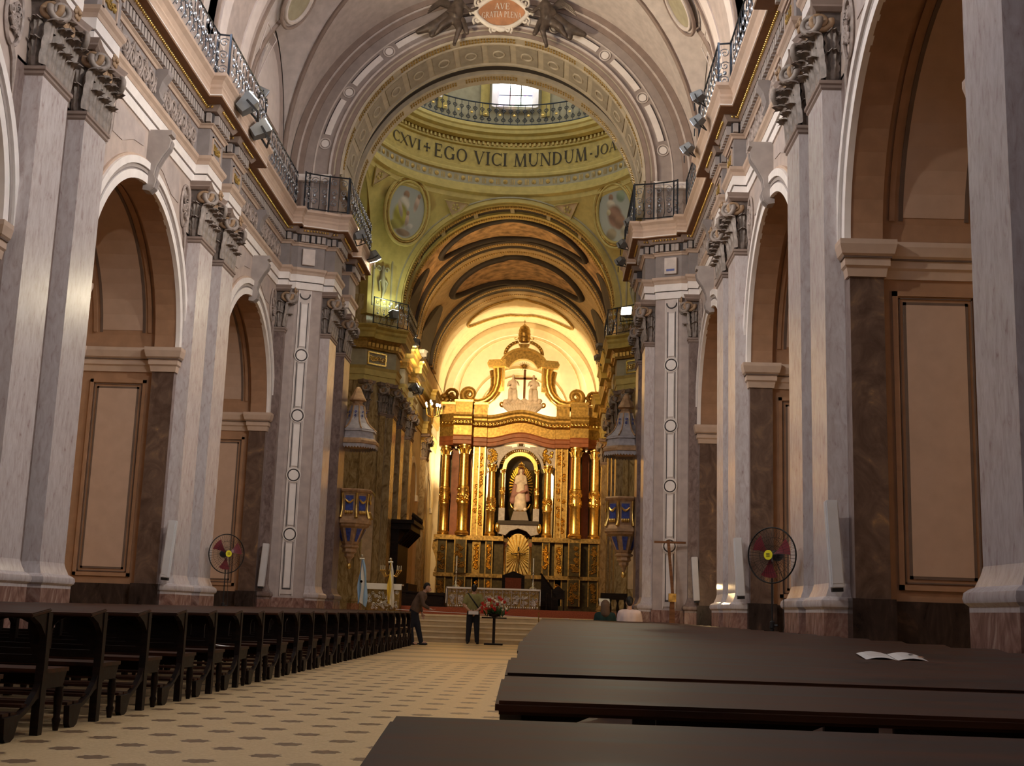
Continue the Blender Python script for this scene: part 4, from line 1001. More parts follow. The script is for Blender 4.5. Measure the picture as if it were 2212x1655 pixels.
for yy in (50.3, 51.6, 55.62, 56.9, 63.42, 65.0):
    for k in range(120):
        a = radians(3+174*k/119); m.box(4.41*cos(a)-.03, yy-.12, Z0+4.41*sin(a)-.03, 4.41*cos(a)+.03, yy+.12, Z0+4.41*sin(a)+.03)
m.build('rib_pattern', 'gilt_wood', cv)['kind'] = 'stuff'
for yc, hy, ha, t, mat in ((53.5, 1.25, 47, .13, 'vault_dark'), (60.2, 2.1, 47, .17, 'vault_dark'), (68.1, 1.7, 42, .07, 'gilt_wood')):
    pts = [(4.47*sin(radians(ha)*cos(j*pi/32)), yc+hy*sin(j*pi/32)*(1+.12*(abs(cos(j*pi/32)) < .12)), Z0+4.47*cos(radians(ha)*cos(j*pi/32))) for j in range(64)]
    MB().tube(pts, t, 7, True).build('oval_frame', mat, cv, 60)
    pts = [Vector(p) for p in pts]; c0 = Vector((0, yc, Z0+4.5))
for yc, hy, mat in ((53.5, 1.2, 'vault_paint'), (60.2, 2.0, 'vault_paint')):
    MB().grid(lambda u, v: ((lambda a, y: (4.535*sin(a), y, Z0+4.535*cos(a)))(radians(46)*sqrt(max(0, u))*cos(2*pi*v), yc+hy*sqrt(max(0, u))*sin(2*pi*v))), 10, 40).build('oval_painting', mat, cv, 60)
for s in (-1, 1):
    for yc, h in ((60.5, 2.2), (53.6, 1.2)):
        MB().add([((s*4.53*cos(a)), yc+y, Z0+4.53*sin(a)) for a, y in [(0, -h)]+[(radians(34)*sin(k*pi/12), -h*cos(k*pi/12)) for k in range(1, 12)]+[(0, h)]], [tuple(range(13))]).build('dark_lunette', 'vault_dark', cv)
end = struct('wall_end', MB().box(-5.3, 72, 0, 5.3, 72.3, 18.5), 'apse_white'); end['label'] = 'brightly lit pale apse wall behind the high altar'
for r, t in ((4.02, .04), (3.6, .03), (2.9, .05), (2.4, .03)):
    MB().tube([(r*cos(k*pi/32), 71.98, Z0-1.2*(r < 3)+r*sin(k*pi/32)) for k in range(33)], t, 6).build('apse_arch_moulding', 'vault_cream', end, 60)
MB().arc([(4.05, 71.8), (4.5, 71.8), (4.5, 72), (4.05, 72)], lambda r, a, y: (r*cos(a), y, Z0-.3+r*sin(a)), 0, pi, 40).build('apse_arch', 'apse_white', end, 40)

# ------------------------------------------------------------------ high altar retable (local u across, y depth negative to the nave, z up)
ret = thing('altarpiece', 'towering gilded high altar retable with columns, niche and crowned pediment', 'altarpiece', (.245, 69, 0))
def rz(z): return .978+(z-.978)*1.078
def rb(name, mb, mat, sm=None, par=None): return mb.build(name, mat, par or ret, sm)
def carve(m, u0, u1, z0, z1, y, n, r=.09):
    for _ in range(n):
        m.tube(spiral((random.uniform(u0+r, u1-r), y, random.uniform(z0+r, z1-r)), (random.choice((-1, 1)), 0, 0), (0, 0, 1), r*random.uniform(.7, 1.2), 1.3, 9, random.random()*6), r*.24, 4)
for z0, z1, hw, yf, mat in ((1.05, 1.35, 4.6, -1.55, 'retablo_green'), (1.35, 2.75, 4.3, -1.3, 'retablo_green'), (2.75, 2.95, 4.55, -1.5, 'gold_dark'), (2.95, 4.75, 4.15, -1.15, 'retablo_green'), (4.75, 5.0, 4.6, -1.5, 'gold_dark')):
    m = MB(); g = 1.05 if z0 > 2 else 0
    for f in (-1, 1): m.box(f*(.78 if g else 0), yf, z0, f*hw, 0, z1)
    rb('predella', m, mat)
for f in (-1, 1):
    for u, w, yf in ((4.15, .5, -1.35), (3.1, .62, -1.75), (2.25, .38, -1.3), (1.55, .36, -1.4)):
        for z0, z1 in ((1.35, 2.75), (2.95, 4.75)):
            rb('pedestal', MB().box(f*u-w/2, yf, z0, f*u+w/2, -.9, z1), 'retablo_green' if u != 2.25 else 'gilt_wood')
            m = MB(); carve(m, f*u-w/2, f*u+w/2, z0+.1, z1-.1, yf-.03, 16, .13); rb('carved_panel', m, 'gold_dark' if u > 3 else 'gold', 60)
            for q in (-1, 1): rb('pedestal_edge', MB().box(f*u+q*w/2-.03, yf-.02, z0, f*u+q*w/2+.03, yf+.03, z1), 'gilt_wood')
    m = MB(); 
    pr = [(4.3, 2.95), (4.55, 3.0), (4.42, 3.4), (4.5, 3.8), (4.7, 4.3), (4.65, 4.7), (4.3, 4.75)]
    rb('scroll_bracket', MB().prism([(f*a, b) for a, b in pr], lambda a, b, d: (a, d, b), -1.2, -.6), 'gold_dark')
# columns with carved drums and composite capitals
def rcolumn(u, y, z0, z1, r, name='column'):
    prof = [(r*1.35, 0), (r*1.35, .08), (r*1.45, .12), (r*1.3, .2), (r*1.1, .24), (r*1.12, .3)]
    H = z1-z0; hc = H*.10
    prof += [(r*1.08, .32), (r*1.06, H*.33), (r*1.2, H*.345), (r*1.2, H*.36), (r*1.12, H*.37), (r*1.14, H*.50), (r*1.2, H*.51), (r*1.2, H*.53), (r, H*.54), (r*.86, H-hc-.06), (r*1.0, H-hc-.04), (r*1.0, H-hc), (r*.9, H-hc), (r*.95, H-.12), (r*1.25, H-.08), (r*1.25, H)]
    o = MB().lathe(prof, 18).build('column', 'gold', ret, 35, (u, y, z0))
    m = MB()
    for k in range(30):
        a = random.random()*6.28; z = H*random.uniform(.36, .51); t = (-sin(a), cos(a), 0)
        m.tube(spiral((r*1.16*cos(a), r*1.16*sin(a), z), t, (0, 0, 1), r*.42, 1.2, 8, random.random()*6), r*.15, 4)
    m.build('carved_drum', 'gold', o, 60)
    m = MB()
    for k in range(8):
        a = k*pi/4; m.tube([(r*.9*cos(a), r*.9*sin(a), H-hc), (r*1.15*cos(a), r*1.15*sin(a), H-hc*.55), (r*1.5*cos(a), r*1.5*sin(a), H-hc*.45)], [r*.25, r*.2, r*.08], 5)
        if k % 2: m.ell((r*1.4*cos(a), r*1.4*sin(a), H-hc*.2), (r*.3, r*.3, r*.3), 7, 5)
    m.build('capital', 'gold_bright', o, 60)
    return o
for f in (-1, 1):
    rcolumn(f*4.15, -.95, 5.0, 9.95, .235); rcolumn(f*3.1, -1.35, 5.0, 10.0, .27); rcolumn(f*1.55, -1.0, 5.0, 9.0, .21); rcolumn(f*.95, -.75, 6.6, 8.78, .11)
    rb('niche_pedestal', MB().box(f*.95-.17, -.95, 5.9, f*.95+.17, -.5, 6.6), 'pulpit_grey')
    rb('pilaster_strip', MB().box(f*1.95, -.75, 5.0, f*2.65, -.3, 10.1), 'gilt_wood')
    m = MB(); carve(m, f*2.3-.3, f*2.3+.3, 5.2, 9.9, -.78, 34, .12); rb('carved_strip', m, 'gold', 60)
    for u in (1.98, 2.3, 2.62): rb('strip_moulding', MB().box(f*u-.035, -.82, 5.0, f*u+.035, -.7, 10.0), 'gold')
    rb('red_panel', MB().box(f*3.45, -.45, 5.0, f*3.85, -.35, 9.9), 'retablo_red'); rb('red_panel', MB().box(f*2.72, -.5, 5.0, f*2.95, -.4, 9.9), 'retablo_red')
    rb('back_panel', MB().box(f*1.88, -.28, 5.0, f*3.62, -.2, 10.1), 'retablo_green'); rb('back_panel', MB().box(f*3.72, -.28, 5.0, f*4.5, -.2, 10.1), 'retablo_green'); rb('back_panel', MB().box(f*.9, -.2, 5.0, f*1.72, -.12, 10.1), 'retablo_green')
    rb('side_wing', MB().box(f*4.3, -.6, 5.0, f*4.5, -.3, 9.95), 'retablo_green')
    rb('spandrel', MB().prism([(f*1.35, 9.2), (f*1.95, 8.4), (f*1.95, 10.1), (f*.5, 10.1), (f*.5, 9.85), (f*1.0, 9.6)], lambda a, b, d: (a, d, b), -.55, -.4), 'pulpit_grey')
    m = MB(); carve(m, f*1.55-.4, f*1.55+.4, 9.1, 10.05, -.6, 16, .13); rb('carved_spandrel', m, 'gold_bright', 60)
# niche
rb('niche_back', MB().lathe([(.80, 5.9), (.80, 8.85)], 16, (0, -.3, 0), 0, pi, 1, .8, False), 'retablo_green', 40)
rb('niche_back_wall', MB().box(-.85, .3, 5.0, .85, .4, 9.9), 'vault_dark')
rb('niche_inner_arch', MB().arc([(.78, -.7), (.98, -.7), (.98, -.3), (.78, -.3)], lambda r, a, y: (r*cos(a), y, 8.78+r*sin(a)), 0, pi, 24), 'gold', 40)
rb('niche_outer_arch', MB().arc([(1.2, -.85), (1.35, -.85), (1.35, -.4), (1.2, -.4)], lambda r, a, y: (r*cos(a), y, 8.72+r*sin(a)), .1, pi-.1, 24), 'pulpit_grey', 40)
m = MB()
for k in range(26):
    a = radians(18+144*k/25); m.tube([(1.0*cos(a), -.72, 8.78+1.0*sin(a)), (1.2*cos(a+.06), -.8, 8.78+1.2*sin(a+.06))], [.05, .02], 5)
rb('niche_arch_carving', m, 'gold_bright', 60)
rb('niche_sill', MB().box(-1.15, -1.1, 5.7, 1.15, .3, 5.9), 'vault_dark')
rb('niche_hood', MB().prism([(-1.2, 5.7), (1.2, 5.7), (1.15, 5.2), (.7, 5.1), (.45, 5.35), (0, 5.5), (-.45, 5.35), (-.7, 5.1), (-1.15, 5.2)], lambda a, b, d: (a, d, b), -1.0, -.4), 'pulpit_grey')
for f in (-1, 1): m = MB().ell((f*1.15, -1.05, 5.5), (.14, .12, .28), 8, 6); rb('niche_ornament', m, 'gold_bright', 60)
# lower exposition niche with rays
rb('ray_panel', MB().prism([(.62*cos(k*pi/16) if k < 17 else (-.62 if k == 17 else .62), (4.45+.78*sin(k*pi/16)) if k < 17 else 3.0) for k in range(19)], lambda a, b, d: (a, d, b), -.55, -.5), 'gold')
m = MB()
for k in range(30):
    a = 2*pi*k/30; R1 = 1/max(abs(cos(a))/.58, abs(sin(a))/(1.15), .001)
    m.tube([(.06*cos(a), -.58, 4.0+.06*sin(a)), (R1*cos(a), -.60, 4.0+R1*sin(a))], [.012, .035], 4)
rb('sun_rays', m, 'gold_bright', 60)
for f in (-1, 1):
    for q in (.74, .95): MB().lathe([(.09, 0), (.09, .08), (.06, .12), (.055, 1.3), (.08, 1.35), (.09, 1.45)], 10).build('small_column', 'gold', ret, 35, (f*q, -.85, 3.05))
    rb('exposition_block', MB().box(f*.64, -.95, 2.95, f*1.1, -.5, 3.1), 'gilt_wood'); rb('exposition_cornice', MB().box(f*.62, -1.0, 4.5, f*1.15, -.5, 4.72), 'retablo_red')
# entablature with breaks and a raised centre
def ent_y(u):
    a = abs(u)
    if a > 4.55: return -.6
    if a > 3.75: return -1.2
    if a > 2.72: return -1.68
    if a > 1.9: return -1.0
    return -.85
us = []
for a in (-4.6, -3.76, -3.74, -2.73, -2.71, -1.91, -1.89): us.append(a)
us += [-1.89+3.78*k/24 for k in range(1, 24)]+[1.89, 1.91, 2.71, 2.73, 3.74, 3.76, 4.6]
def ent(name, prof, mat):
    rings = []
    for u in us:
        dz = .34*cos(pi*u/3.78)**2 if abs(u) < 1.89 else 0; y = ent_y(u)
        rings.append([(u, 0, prof[0][1]+dz)]+[(u*(1+.0*o), y-o, z+dz) for o, z in prof]+[(u, 0, prof[-1][1]+dz)])
    MB().strip(rings, True, True).build(name, mat, ret)
ent('entablature_architrave', [(0, 10.0), (.04, 10.02), (.05, 10.2), (.1, 10.24), (.1, 10.42), (.14, 10.5)], 'retablo_red')
ent('entablature_frieze', [(.0, 10.5), (.0, 11.05)], 'gilt_wood')
ent('entablature_bed', [(.05, 11.05), (.12, 11.15), (.15, 11.3)], 'gold')
ent('entablature_cornice', [(.25, 11.3), (.32, 11.4), (.32, 11.5), (.42, 11.6), (.45, 11.72)], 'gilt_wood')
m = MB()
for k in range(46):
    u = -4.4+8.8*k/45; dz = .34*cos(pi*u/3.78)**2 if abs(u) < 1.89 else 0
    m.ell((u, ent_y(u)-.17, 11.2+dz), (.08, .06, .10), 6, 4)
rb('entablature_leaf_row', m, 'gold_bright', 60)
for f in (-1, 1):
    for u0, u1, y, z1 in ((1.95, 2.68, -.95, 12.45), (2.75, 3.7, -1.5, 12.5), (3.75, 4.45, -1.1, 12.4)):
        rb('attic_block', MB().box(f*u0, y, 11.72, f*u1, 0, z1), 'gilt_wood'); rb('attic_cap', MB().box(f*(u0-.05), y-.08, z1-.1, f*(u1+.05), 0, z1+.02), 'gold')
    # great S scroll
    sp = spiral((f*3.02, -.55, 12.98), (f, 0, 0), (0, 0, 1), .42, 1.55, 24, -pi/2-.15, .18)
    rb('pediment_scroll', MB().tube(sp, [.22-.006*k for k in range(25)], 8), 'gilt_wood', 60)
    curve = [(f*3.0, 12.56), (f*2.5, 12.50), (f*2.1, 12.62), (f*1.78, 12.86), (f*1.55, 13.18), (f*1.42, 13.6), (f*1.38, 14.05), (f*1.42, 14.5)]
    for dx, dy, rr, mat in ((0, -.62, .22, 'gold'), (.14, -.42, .27, 'gold_dark'), (-.14, -.52, .15, 'gilt_wood')):
        rb('pediment_sweep', MB().tube([(a+f*dx*(.4+k/7), dy, b-abs(dx)*.5) for k, (a, b) in enumerate(curve)], [rr*1.1, rr, rr, rr, rr, rr, rr*1.1, rr*1.2], 8), mat, 60)
    m = MB(); 
    for k in range(9): m.ell((f*(4.1+random.uniform(-.4, .4)), -.6, 12.75+random.uniform(-.25, .45)), (.2, .15, .16), 7, 5)
    m.tube(spiral((f*3.95, -.7, 12.9), (f, 0, 0), (0, 0, 1), .4, 1.3, 14), .1, 6); rb('corner_acanthus', m, 'gold_dark', 60)
    m = MB().box(f*1.1, -.75, 13.35, f*1.5, -.3, 14.75); 
    rb('upper_pilaster', MB().prism([(f*1.05, 13.2), (f*1.35, 13.15), (f*1.62, 13.6), (f*1.6, 14.2), (f*1.75, 14.6), (f*1.05, 14.6)], lambda a, b, d: (a, d, b), -.75, -.35), 'gold')
    rb('upper_pilaster_flute', MB().box(f*1.14, -.8, 13.4, f*1.2, -.7, 14.55), 'gold_bright'); rb('upper_pilaster_flute', MB().box(f*1.32, -.8, 13.5, f*1.38, -.7, 14.55), 'gold_bright')
    rb('upper_cornice_end', MB().prism([(f*1.0, 14.6), (f*1.95, 14.55), (f*2.05, 14.75), (f*1.95, 14.95), (f*1.0, 15.0)], lambda a, b, d: (a, d, b), -.95, -.3), 'gold')
rb('upper_arch', MB().arc([(.88, -.9), (1.42, -.9), (1.42, -.35), (.88, -.35)], lambda r, a, y: (r*cos(a), y, 14.2+r*.98*sin(a)), radians(22), radians(158), 22), 'gilt_wood', 40)
rb('upper_arch_lip', MB().arc([(1.38, -1.0), (1.52, -1.0), (1.52, -.35), (1.38, -.35)], lambda r, a, y: (r*cos(a), y, 14.2+r*.98*sin(a)), radians(30), radians(150), 22), 'gold', 40)
m = MB()
for f in (-1, 1):
    m.arc([(.95, -.65), (1.15, -.65), (1.15, -.45), (.95, -.45)], lambda r, a, y: (f*r*cos(a), y, 15.35+r*.75*sin(a)), radians(0), radians(72), 10)
    for k in range(6): a = radians(8+11*k); m.ell((f*1.05*cos(a), -.68, 15.35+.79*sin(a)), (.07, .05, .09), 6, 4)
rb('crown_arch', m, 'gold_dark', 40)
rb('tiara_base', MB().prism([(-.32, 15.95), (.32, 15.95), (.18, 15.7), (-.18, 15.7)], lambda a, b, d: (a, d, b), -.75, -.4), 'gold_dark')
rb('tiara', MB().lathe([(.20, 0), (.30, .06), (.34, .28), (.36, .30), (.33, .34), (.36, .52), (.33, .56), (.33, .72), (.25, .92), (.1, 1.02), (.05, 1.08)], 16, (0, -.58, 16.05)), 'gold_dark', 40)
m = MB().tube([(0, -.58, 17.1), (0, -.58, 17.38)], .02, 5); m.tube([(-.07, -.58, 17.28), (.07, -.58, 17.28)], .02, 5)
rb('tiara_cross', m, 'gold_dark')
for f in (-1, 1): rb('tiara_ribbon', MB().tube([(f*.3, -.58, 16.2)]+spiral((f*.48, -.58, 16.32), (f, 0, 0), (0, 0, 1), .12, .9, 10, pi), .025, 5), 'gold', 60)

# statues of the retable
def robe(prims, x, y, z, h, seat=False):
    """a draped figure standing or seated; returns primitive list scaled to height h"""
    k = h/1.75; V = lambda a, b, c: (x+a*k, y+b*k, z+c*k)
    if not seat:
        prims += [('c', V(0, 0, .05), .30*k, V(0, 0, .85), .20*k), ('c', V(.06, -.08, .1), .2*k, V(.04, -.05, .8), .14*k), ('c', V(-.12, -.05, .05), .16*k, V(-.08, -.03, .8), .12*k), ('c', V(0, 0, .85), .19*k, V(0, 0, 1.30), .17*k), ('c', V(-.18, 0, 1.34), .08*k, V(.18, 0, 1.34), .08*k),
                  ('c', V(.19, 0, 1.32), .07*k, V(.24, -.1, 1.05), .06*k), ('c', V(.24, -.1, 1.05), .055*k, V(.03, -.22, 1.18), .045*k), ('c', V(-.19, 0, 1.32), .07*k, V(-.24, -.1, 1.05), .06*k), ('c', V(-.24, -.1, 1.05), .055*k, V(-.03, -.22, 1.18), .045*k),
                  ('c', V(0, 0, 1.36), .06*k, V(0, -.01, 1.5), .055*k), ('e', V(0, -.02, 1.60), (.085*k, .10*k, .125*k))]
    else:
        prims += [('c', V(0, .1, .55), .22*k, V(0, .05, 1.05), .18*k), ('c', V(-.1, 0, .55), .15*k, V(-.14, -.38, .55), .11*k), ('c', V(.1, 0, .55), .15*k, V(.14, -.38, .5), .11*k), ('c', V(-.14, -.38, .55), .11*k, V(-.12, -.42, .05), .13*k), ('c', V(.14, -.38, .5), .11*k, V(.16, -.40, .05), .13*k),
                  ('c', V(-.2, .05, 1.06), .08*k, V(-.28, -.12, .8), .06*k), ('c', V(-.28, -.12, .8), .055*k, V(-.16, -.34, .86), .045*k), ('c', V(.2, .05, 1.06), .08*k, V(.3, -.1, .85), .06*k), ('c', V(.3, -.1, .85), .055*k, V(.2, -.3, 1.0), .045*k), ('c', V(0, .05, 1.1), .06*k, V(0, .02, 1.25), .055*k), ('e', V(0, 0, 1.36), (.085*k, .10*k, .125*k)), ('e', V(0, -.08, 1.27), (.06*k, .06*k, .09*k))]
    return prims
vs = thing('statue', 'robed Virgin statue with rays standing in the central retable niche', 'statue', (.3, 68.55, 6.45))
p = []; robe(p, 0, 0, .25, 2.2); blob('figure', p, .045, 'statue', vs, 5)
p = [('c', (-.22, .1, 1.95), .12, (-.42, .05, .6), .2), ('c', (.22, .1, 1.95), .12, (.38, .05, .7), .18), ('c', (-.42, -.05, .9), .13, (.3, -.3, 1.15), .09), ('e', (0, .12, 2.25), (.2, .15, .22))]
blob('mantle', p, .045, 'statue_robe', vs, 5)
m = MB(); m.lathe([(.16, 0), (.18, .05), (.15, .1), (.19, .2), (.05, .3), (.02, .36)], 10, (0, -.02, 2.44)); m.build('crown', 'gold_bright', vs, 40)
m = MB()
for k in range(34):
    a = radians(-70+320*k/33); 
    if sin(a) < -.75: continue
    m.tube([(.42*cos(a), .3, 1.5+.75*sin(a)), (.66*cos(a), .3, 1.5+1.12*sin(a))], [.03, .045], 4)
m.build('rays', 'gold_bright', vs, 60)
m = MB(); m.tube([(.55*cos(t), -.15, .48+.45*sin(t)) for t in [pi+.1+k*(pi-.2)/12 for k in range(13)]], [.02+.07*sin(k*pi/12) for k in range(13)], 6); m.build('moon', 'gold', vs, 60)
m = MB()
for a in range(5): m.ell((-.25+.13*a, -.2, .12+.05*(a % 2)), (.12, .1, .11), 8, 6)
m.build('cloud', 'statue', vs, 60); MB().hexa([(-.5, -.3, -.5), (.5, -.3, -.5), (.5, .3, -.5), (-.5, .3, -.5)], [(-.36, -.25, 0), (.36, -.25, 0), (.36, .25, 0), (-.36, .25, 0)]).build('pedestal', 'plaster_grey', vs)
tg = thing('statue', 'white sculpted Trinity group seated on clouds below the crowned pediment', 'statue', (.27, 68.4, 11.95))
for f, nm in ((-1, 'seated_figure'), (1, 'seated_figure')):
    p = []; robe(p, f*.58, 0, .7, 1.85, True); blob(nm, p, .045, 'statue', tg, 4)
m = MB().box(.0, .05, .8, .13, .17, 2.55); m.box(-.62, .05, 1.98, .75, .17, 2.1); m.build('cross', 'cross_wood', tg)
m = MB()
for k in range(16): a = 2*pi*k/16; m.tube([(.02+.06*cos(a), .1, 2.75+.06*sin(a)), (.02+.34*cos(a), .1, 2.75+.26*sin(a))], [.03, .008], 4)
m.ell((.02, .05, 2.75), (.08, .06, .06), 8, 6); m.build('sunburst', 'gold_dark', tg, 60)
m = MB()
for k in range(13): t = -1+k/6; m.tube([(t*1.05, -.25, .55-.1*t*t), (t*.9, -.5, .3), (t*.55, -.45, -.1)], [.13, .17, .08], 7)
for k in range(10): m.ell((-.95+.21*k, -.3, .62+.08*(k % 2)), (.17, .16, .14), 8, 6)
m.ell((0, -.5, .25), (.25, .12, .25), 10, 8); m.build('cloud', 'statue', tg, 60)
for f in (-1, 1): m = MB().tube(spiral((f*1.15, -.2, .5), (f, 0, 0), (0, 0, 1), .22, 1.2, 12, 2), .06, 6); m.build('shell_scroll', 'gold', tg, 60)
cx = thing('crucifix', 'small crucifix before the golden rays under the niche', 'crucifix', (.29, 68.3, 3.0))
m = MB().box(-.04, 0, 0, .04, .05, 1.5); m.box(-.4, 0, 1.08, .4, .05, 1.15); m.build('cross', 'dark_wood', cx)
blob('figure', [('c', (0, -.05, .45), .035, (0, -.06, .8), .06), ('c', (0, -.06, .8), .07, (0, -.06, 1.05), .085), ('c', (.08, -.05, 1.05), .03, (.36, -.03, 1.14), .02), ('c', (-.08, -.05, 1.05), .03, (-.36, -.03, 1.14), .02), ('e', (0, -.08, 1.2), (.05, .06, .07)), ('c', (0, -.05, .1), .025, (0, -.05, .45), .04)], .02, 'gold_dark', cx, 3)
MB().lathe([(.2, -.05), (.2, .03), (.1, .08), (.06, .2)], 10).build('foot', 'gold_dark', cx, 40)

# ------------------------------------------------------------------ pews (local: x from the aisle end inwards is -x, y towards the altar)
def make_pew(L):
    t = thing('pew', 'x', 'pew')
    top = MB().hexa([(.03, -.33, .826), (.03, .01, .866), (-L-.03, .01, .866), (-L-.03, -.33, .826)], [(.03, -.33, .856), (.03, .01, .893), (-L-.03, .01, .893), (-L-.03, -.33, .856)])
    bm = bmesh.new(); me = top.mesh('desk_top', 'pew_top'); bm.from_mesh(me)
    bmesh.ops.bevel(bm, geom=list(bm.edges), offset=.008, segments=2, affect='EDGES'); bmesh.ops.recalc_face_normals(bm, faces=bm.faces); bm.to_mesh(me); bm.free()
    put('desk_top', me, t)
    post = MB().prism([(-.04, 0), (.035, 0), (.045, .3), (.03, .45), (.035, .86), (-.04, .86), (-.035, .5), (-.05, .3)], lambda a, b, d: (d, a, b), -.03, .03).mesh('end_post', 'pew_wood')
    brk = MB().prism([(-.28, .83), (.0, .865), (.0, .60), (-.05, .70), (-.15, .78)], lambda a, b, d: (d, a, b), -.022, .022).mesh('desk_bracket', 'pew_wood')
    leg = MB().lathe([(.02, 0), (.028, .05), (.034, .08), (.024, .1), (.034, .22), (.036, .26), (.028, .30), (.035, .32)], 10).mesh('leg', 'pew_wood', 40)
    sed = MB().hexa([(-.02, .03, .32), (.02, .03, .32), (.02, .37, .32), (-.02, .37, .32)], [(-.02, .03, .43), (.02, .03, .43), (.02, .43, .43), (-.02, .43, .43)]).mesh('seat_end', 'pew_wood')
    kb = MB().prism([(0, .46), (.02, .28), (-.10, .25), (-.25, .17), (-.36, .135), (-.42, .02), (-.47, 0), (-.55, 0), (-.58, .03), (-.60, .165), (-.36, .17), (-.22, .22), (-.10, .31), (-.02, .40)], lambda a, b, d: (d, a, b), -.022, .022).mesh('kneeler_bracket', 'pew_wood')
    xs = [0, -L/2, -L]
    for i, x in enumerate(xs):
        put('end_post' if i != 1 else 'middle_post', post, t, (x, 0, 0)); put('desk_bracket', brk, t, (x, 0, 0)); put('leg', leg, t, (x, .36, 0)); put('seat_end', sed, t, (x, 0, 0)); put('kneeler_bracket', kb, t, (x, 0, 0))
    n = max(1, round(L/.52)); w = L/n; p = MB()
    for k in range(n):
        x0 = -k*w; c = x0-w/2; r = w*.34
        poly = [(x0, .86), (x0, .70)]+[(x0-w*.16, .70)]+[(c+r*cos(j*pi/8), .70+.12*sin(j*pi/8)) for j in range(1, 8)]+[(x0-w*.84, .70), (x0-w, .70), (x0-w, .86)]
        p.prism(poly, lambda a, b, d: (a, d, b), -.012, .012)
        p.box(x0, -.014, .54, x0-w*.16, .014, .71); p.box(x0-w*.84, -.014, .54, x0-w, .014, .71)
    p.build('arcaded_back', 'pew_wood', t)
    MB().box(0, -.018, .50, -L, .018, .56).build('back_rail', 'pew_wood', t)
    MB().box(.03, .0, .43, -L-.03, .44, .46).build('seat', 'pew_top', t)
    MB().box(0, .36, .33, -L, .385, .43).build('seat_apron', 'pew_wood', t)
    for y, z in ((-.54, .168), (-.41, .168), (-.24, .21)): MB().box(0, y-.05, z, -L, y+.05, z+.022).build('kneeler_slat', 'pew_top', t)
    return t
pl = make_pew(3.4)
YL = [8.98+1.14*k for k in range(-1, 22)]
for k, y in enumerate(YL):
    t = pl if k == 0 else copy_tree(pl)
    t.location = (-1.65, y, 0)
    tag(t, 'dark wooden kneeler pew, %s from the camera in the left block' % ORD[k], 'pew', 'pews left of the aisle')
pr = make_pew(3.2)
YR = [1.74+1.17*k for k in range(27)]
for k, y in enumerate(YR):
    t = pr if k == 0 else copy_tree(pr)
    t.location = (3.2+[1.795, 1.905, 1.885, 1.89][k] if k < 4 else 3.2+1.865, y, 0); t.scale = (1, 1, .932)
    lab = 'dark wooden kneeler pew, %s from the camera in the right block' % ORD[k]
    if k == 4: lab = 'dark wooden pew with the open white leaflet on its desk, right block'
    tag(t, lab, 'pew', 'pews right of the aisle')
# leaflets
lf = thing('leaflet', 'open white printed leaflet lying on a right-hand pew desk', 'leaflet', (3.67, 6.22, .812), 0)
def leaf(f):
    return MB().grid(lambda u, v: (f*(.002+.148*u), -.1+.2*v, .006+.012*sin(u*pi)+(.118*(v-.5)*.20)), 6, 3)
for f in (-1, 1): leaf(f).build('page', 'paper', lf)
m = MB(); 
for k in range(5):
    for f in (-1, 1): m.add([(f*(.03+.10*u), .06-.03*k+dy, .0185+.118*.2*((.06-.03*k+dy+.1)/.2-.5)) for u, dy in ((0, 0), (1, 0), (1, .004), (0, .004))], [(0, 1, 2, 3)])
m.build('print', 'arch_panel', lf); MB().add([(.085, .0, .021), (.105, .0, .021), (.105, .03, .024), (.085, .03, .024)], [(0, 1, 2, 3)]).build('picture', 'black', lf)
MB().add([(.11, -.08, .012), (.135, -.08, .012), (.135, -.04, .016), (.11, -.04, .016)], [(0, 1, 2, 3)]).build('picture', 'plaque', lf)
tag(MB().grid(lambda u, v: (.24*(u-.5), .12*(v-.5), .01+.01*sin(u*3)), 6, 2).build('leaflet', 'paper', None, None, (2.62, 27.5, .83)), 'small pale leaflet left near the end of a distant right pew', 'leaflet')
tag(MB().grid(lambda u, v: (.34*(u-.5), .16*(v-.5), .01+.008*sin(u*5)), 6, 2).build('leaflet', 'paper', None, None, (-1.98, 14.9, .46)), 'white leaflet lying on a seat in the left block', 'leaflet')

# ------------------------------------------------------------------ column loudspeakers leaning on the pilasters
def speaker(x, y, s, label):
    t = thing('column_speaker', label, 'speaker', (x, y, 1.43))
    b = MB().box(-.085, -.07, 0, .085, .07, 1.18); me = b.mesh('cabinet', 'speaker_white'); bm = bmesh.new(); bm.from_mesh(me); bmesh.ops.bevel(bm, geom=list(bm.edges), offset=.012, segments=2, affect='EDGES'); bm.to_mesh(me); bm.free(); put('cabinet', me, t)
    MB().box(-.07, -.074, .06, .07, -.068, 1.12).build('grille', 'speaker_white', t)
    MB().box(-.03, .06, .3, .03, .2, .36).build('bracket', 'black', t); MB().box(-.03, .06, .85, .03, .2, .91).build('bracket', 'black', t)
    MB().box(-.07, -.05, -.05, .07, .06, 0).build('foot_bracket', 'black', t)
    t.rotation_euler = (radians(-1.5), s*radians(-3.2), 0); return t
speaker(5.86, 16.86, 1, 'grey white column loudspeaker on the nearest right pier')
speaker(5.88, 25.36, 1, 'grey white column loudspeaker on the second right pier')
speaker(6.02, 34.05, 1, 'small looking column loudspeaker on the far right pier near the wooden cross')
speaker(-5.90, 25.36, -1, 'grey white column loudspeaker on the left pier before the fan')
speaker(-5.92, 34.05, -1, 'column loudspeaker on the far left pier behind the fan')

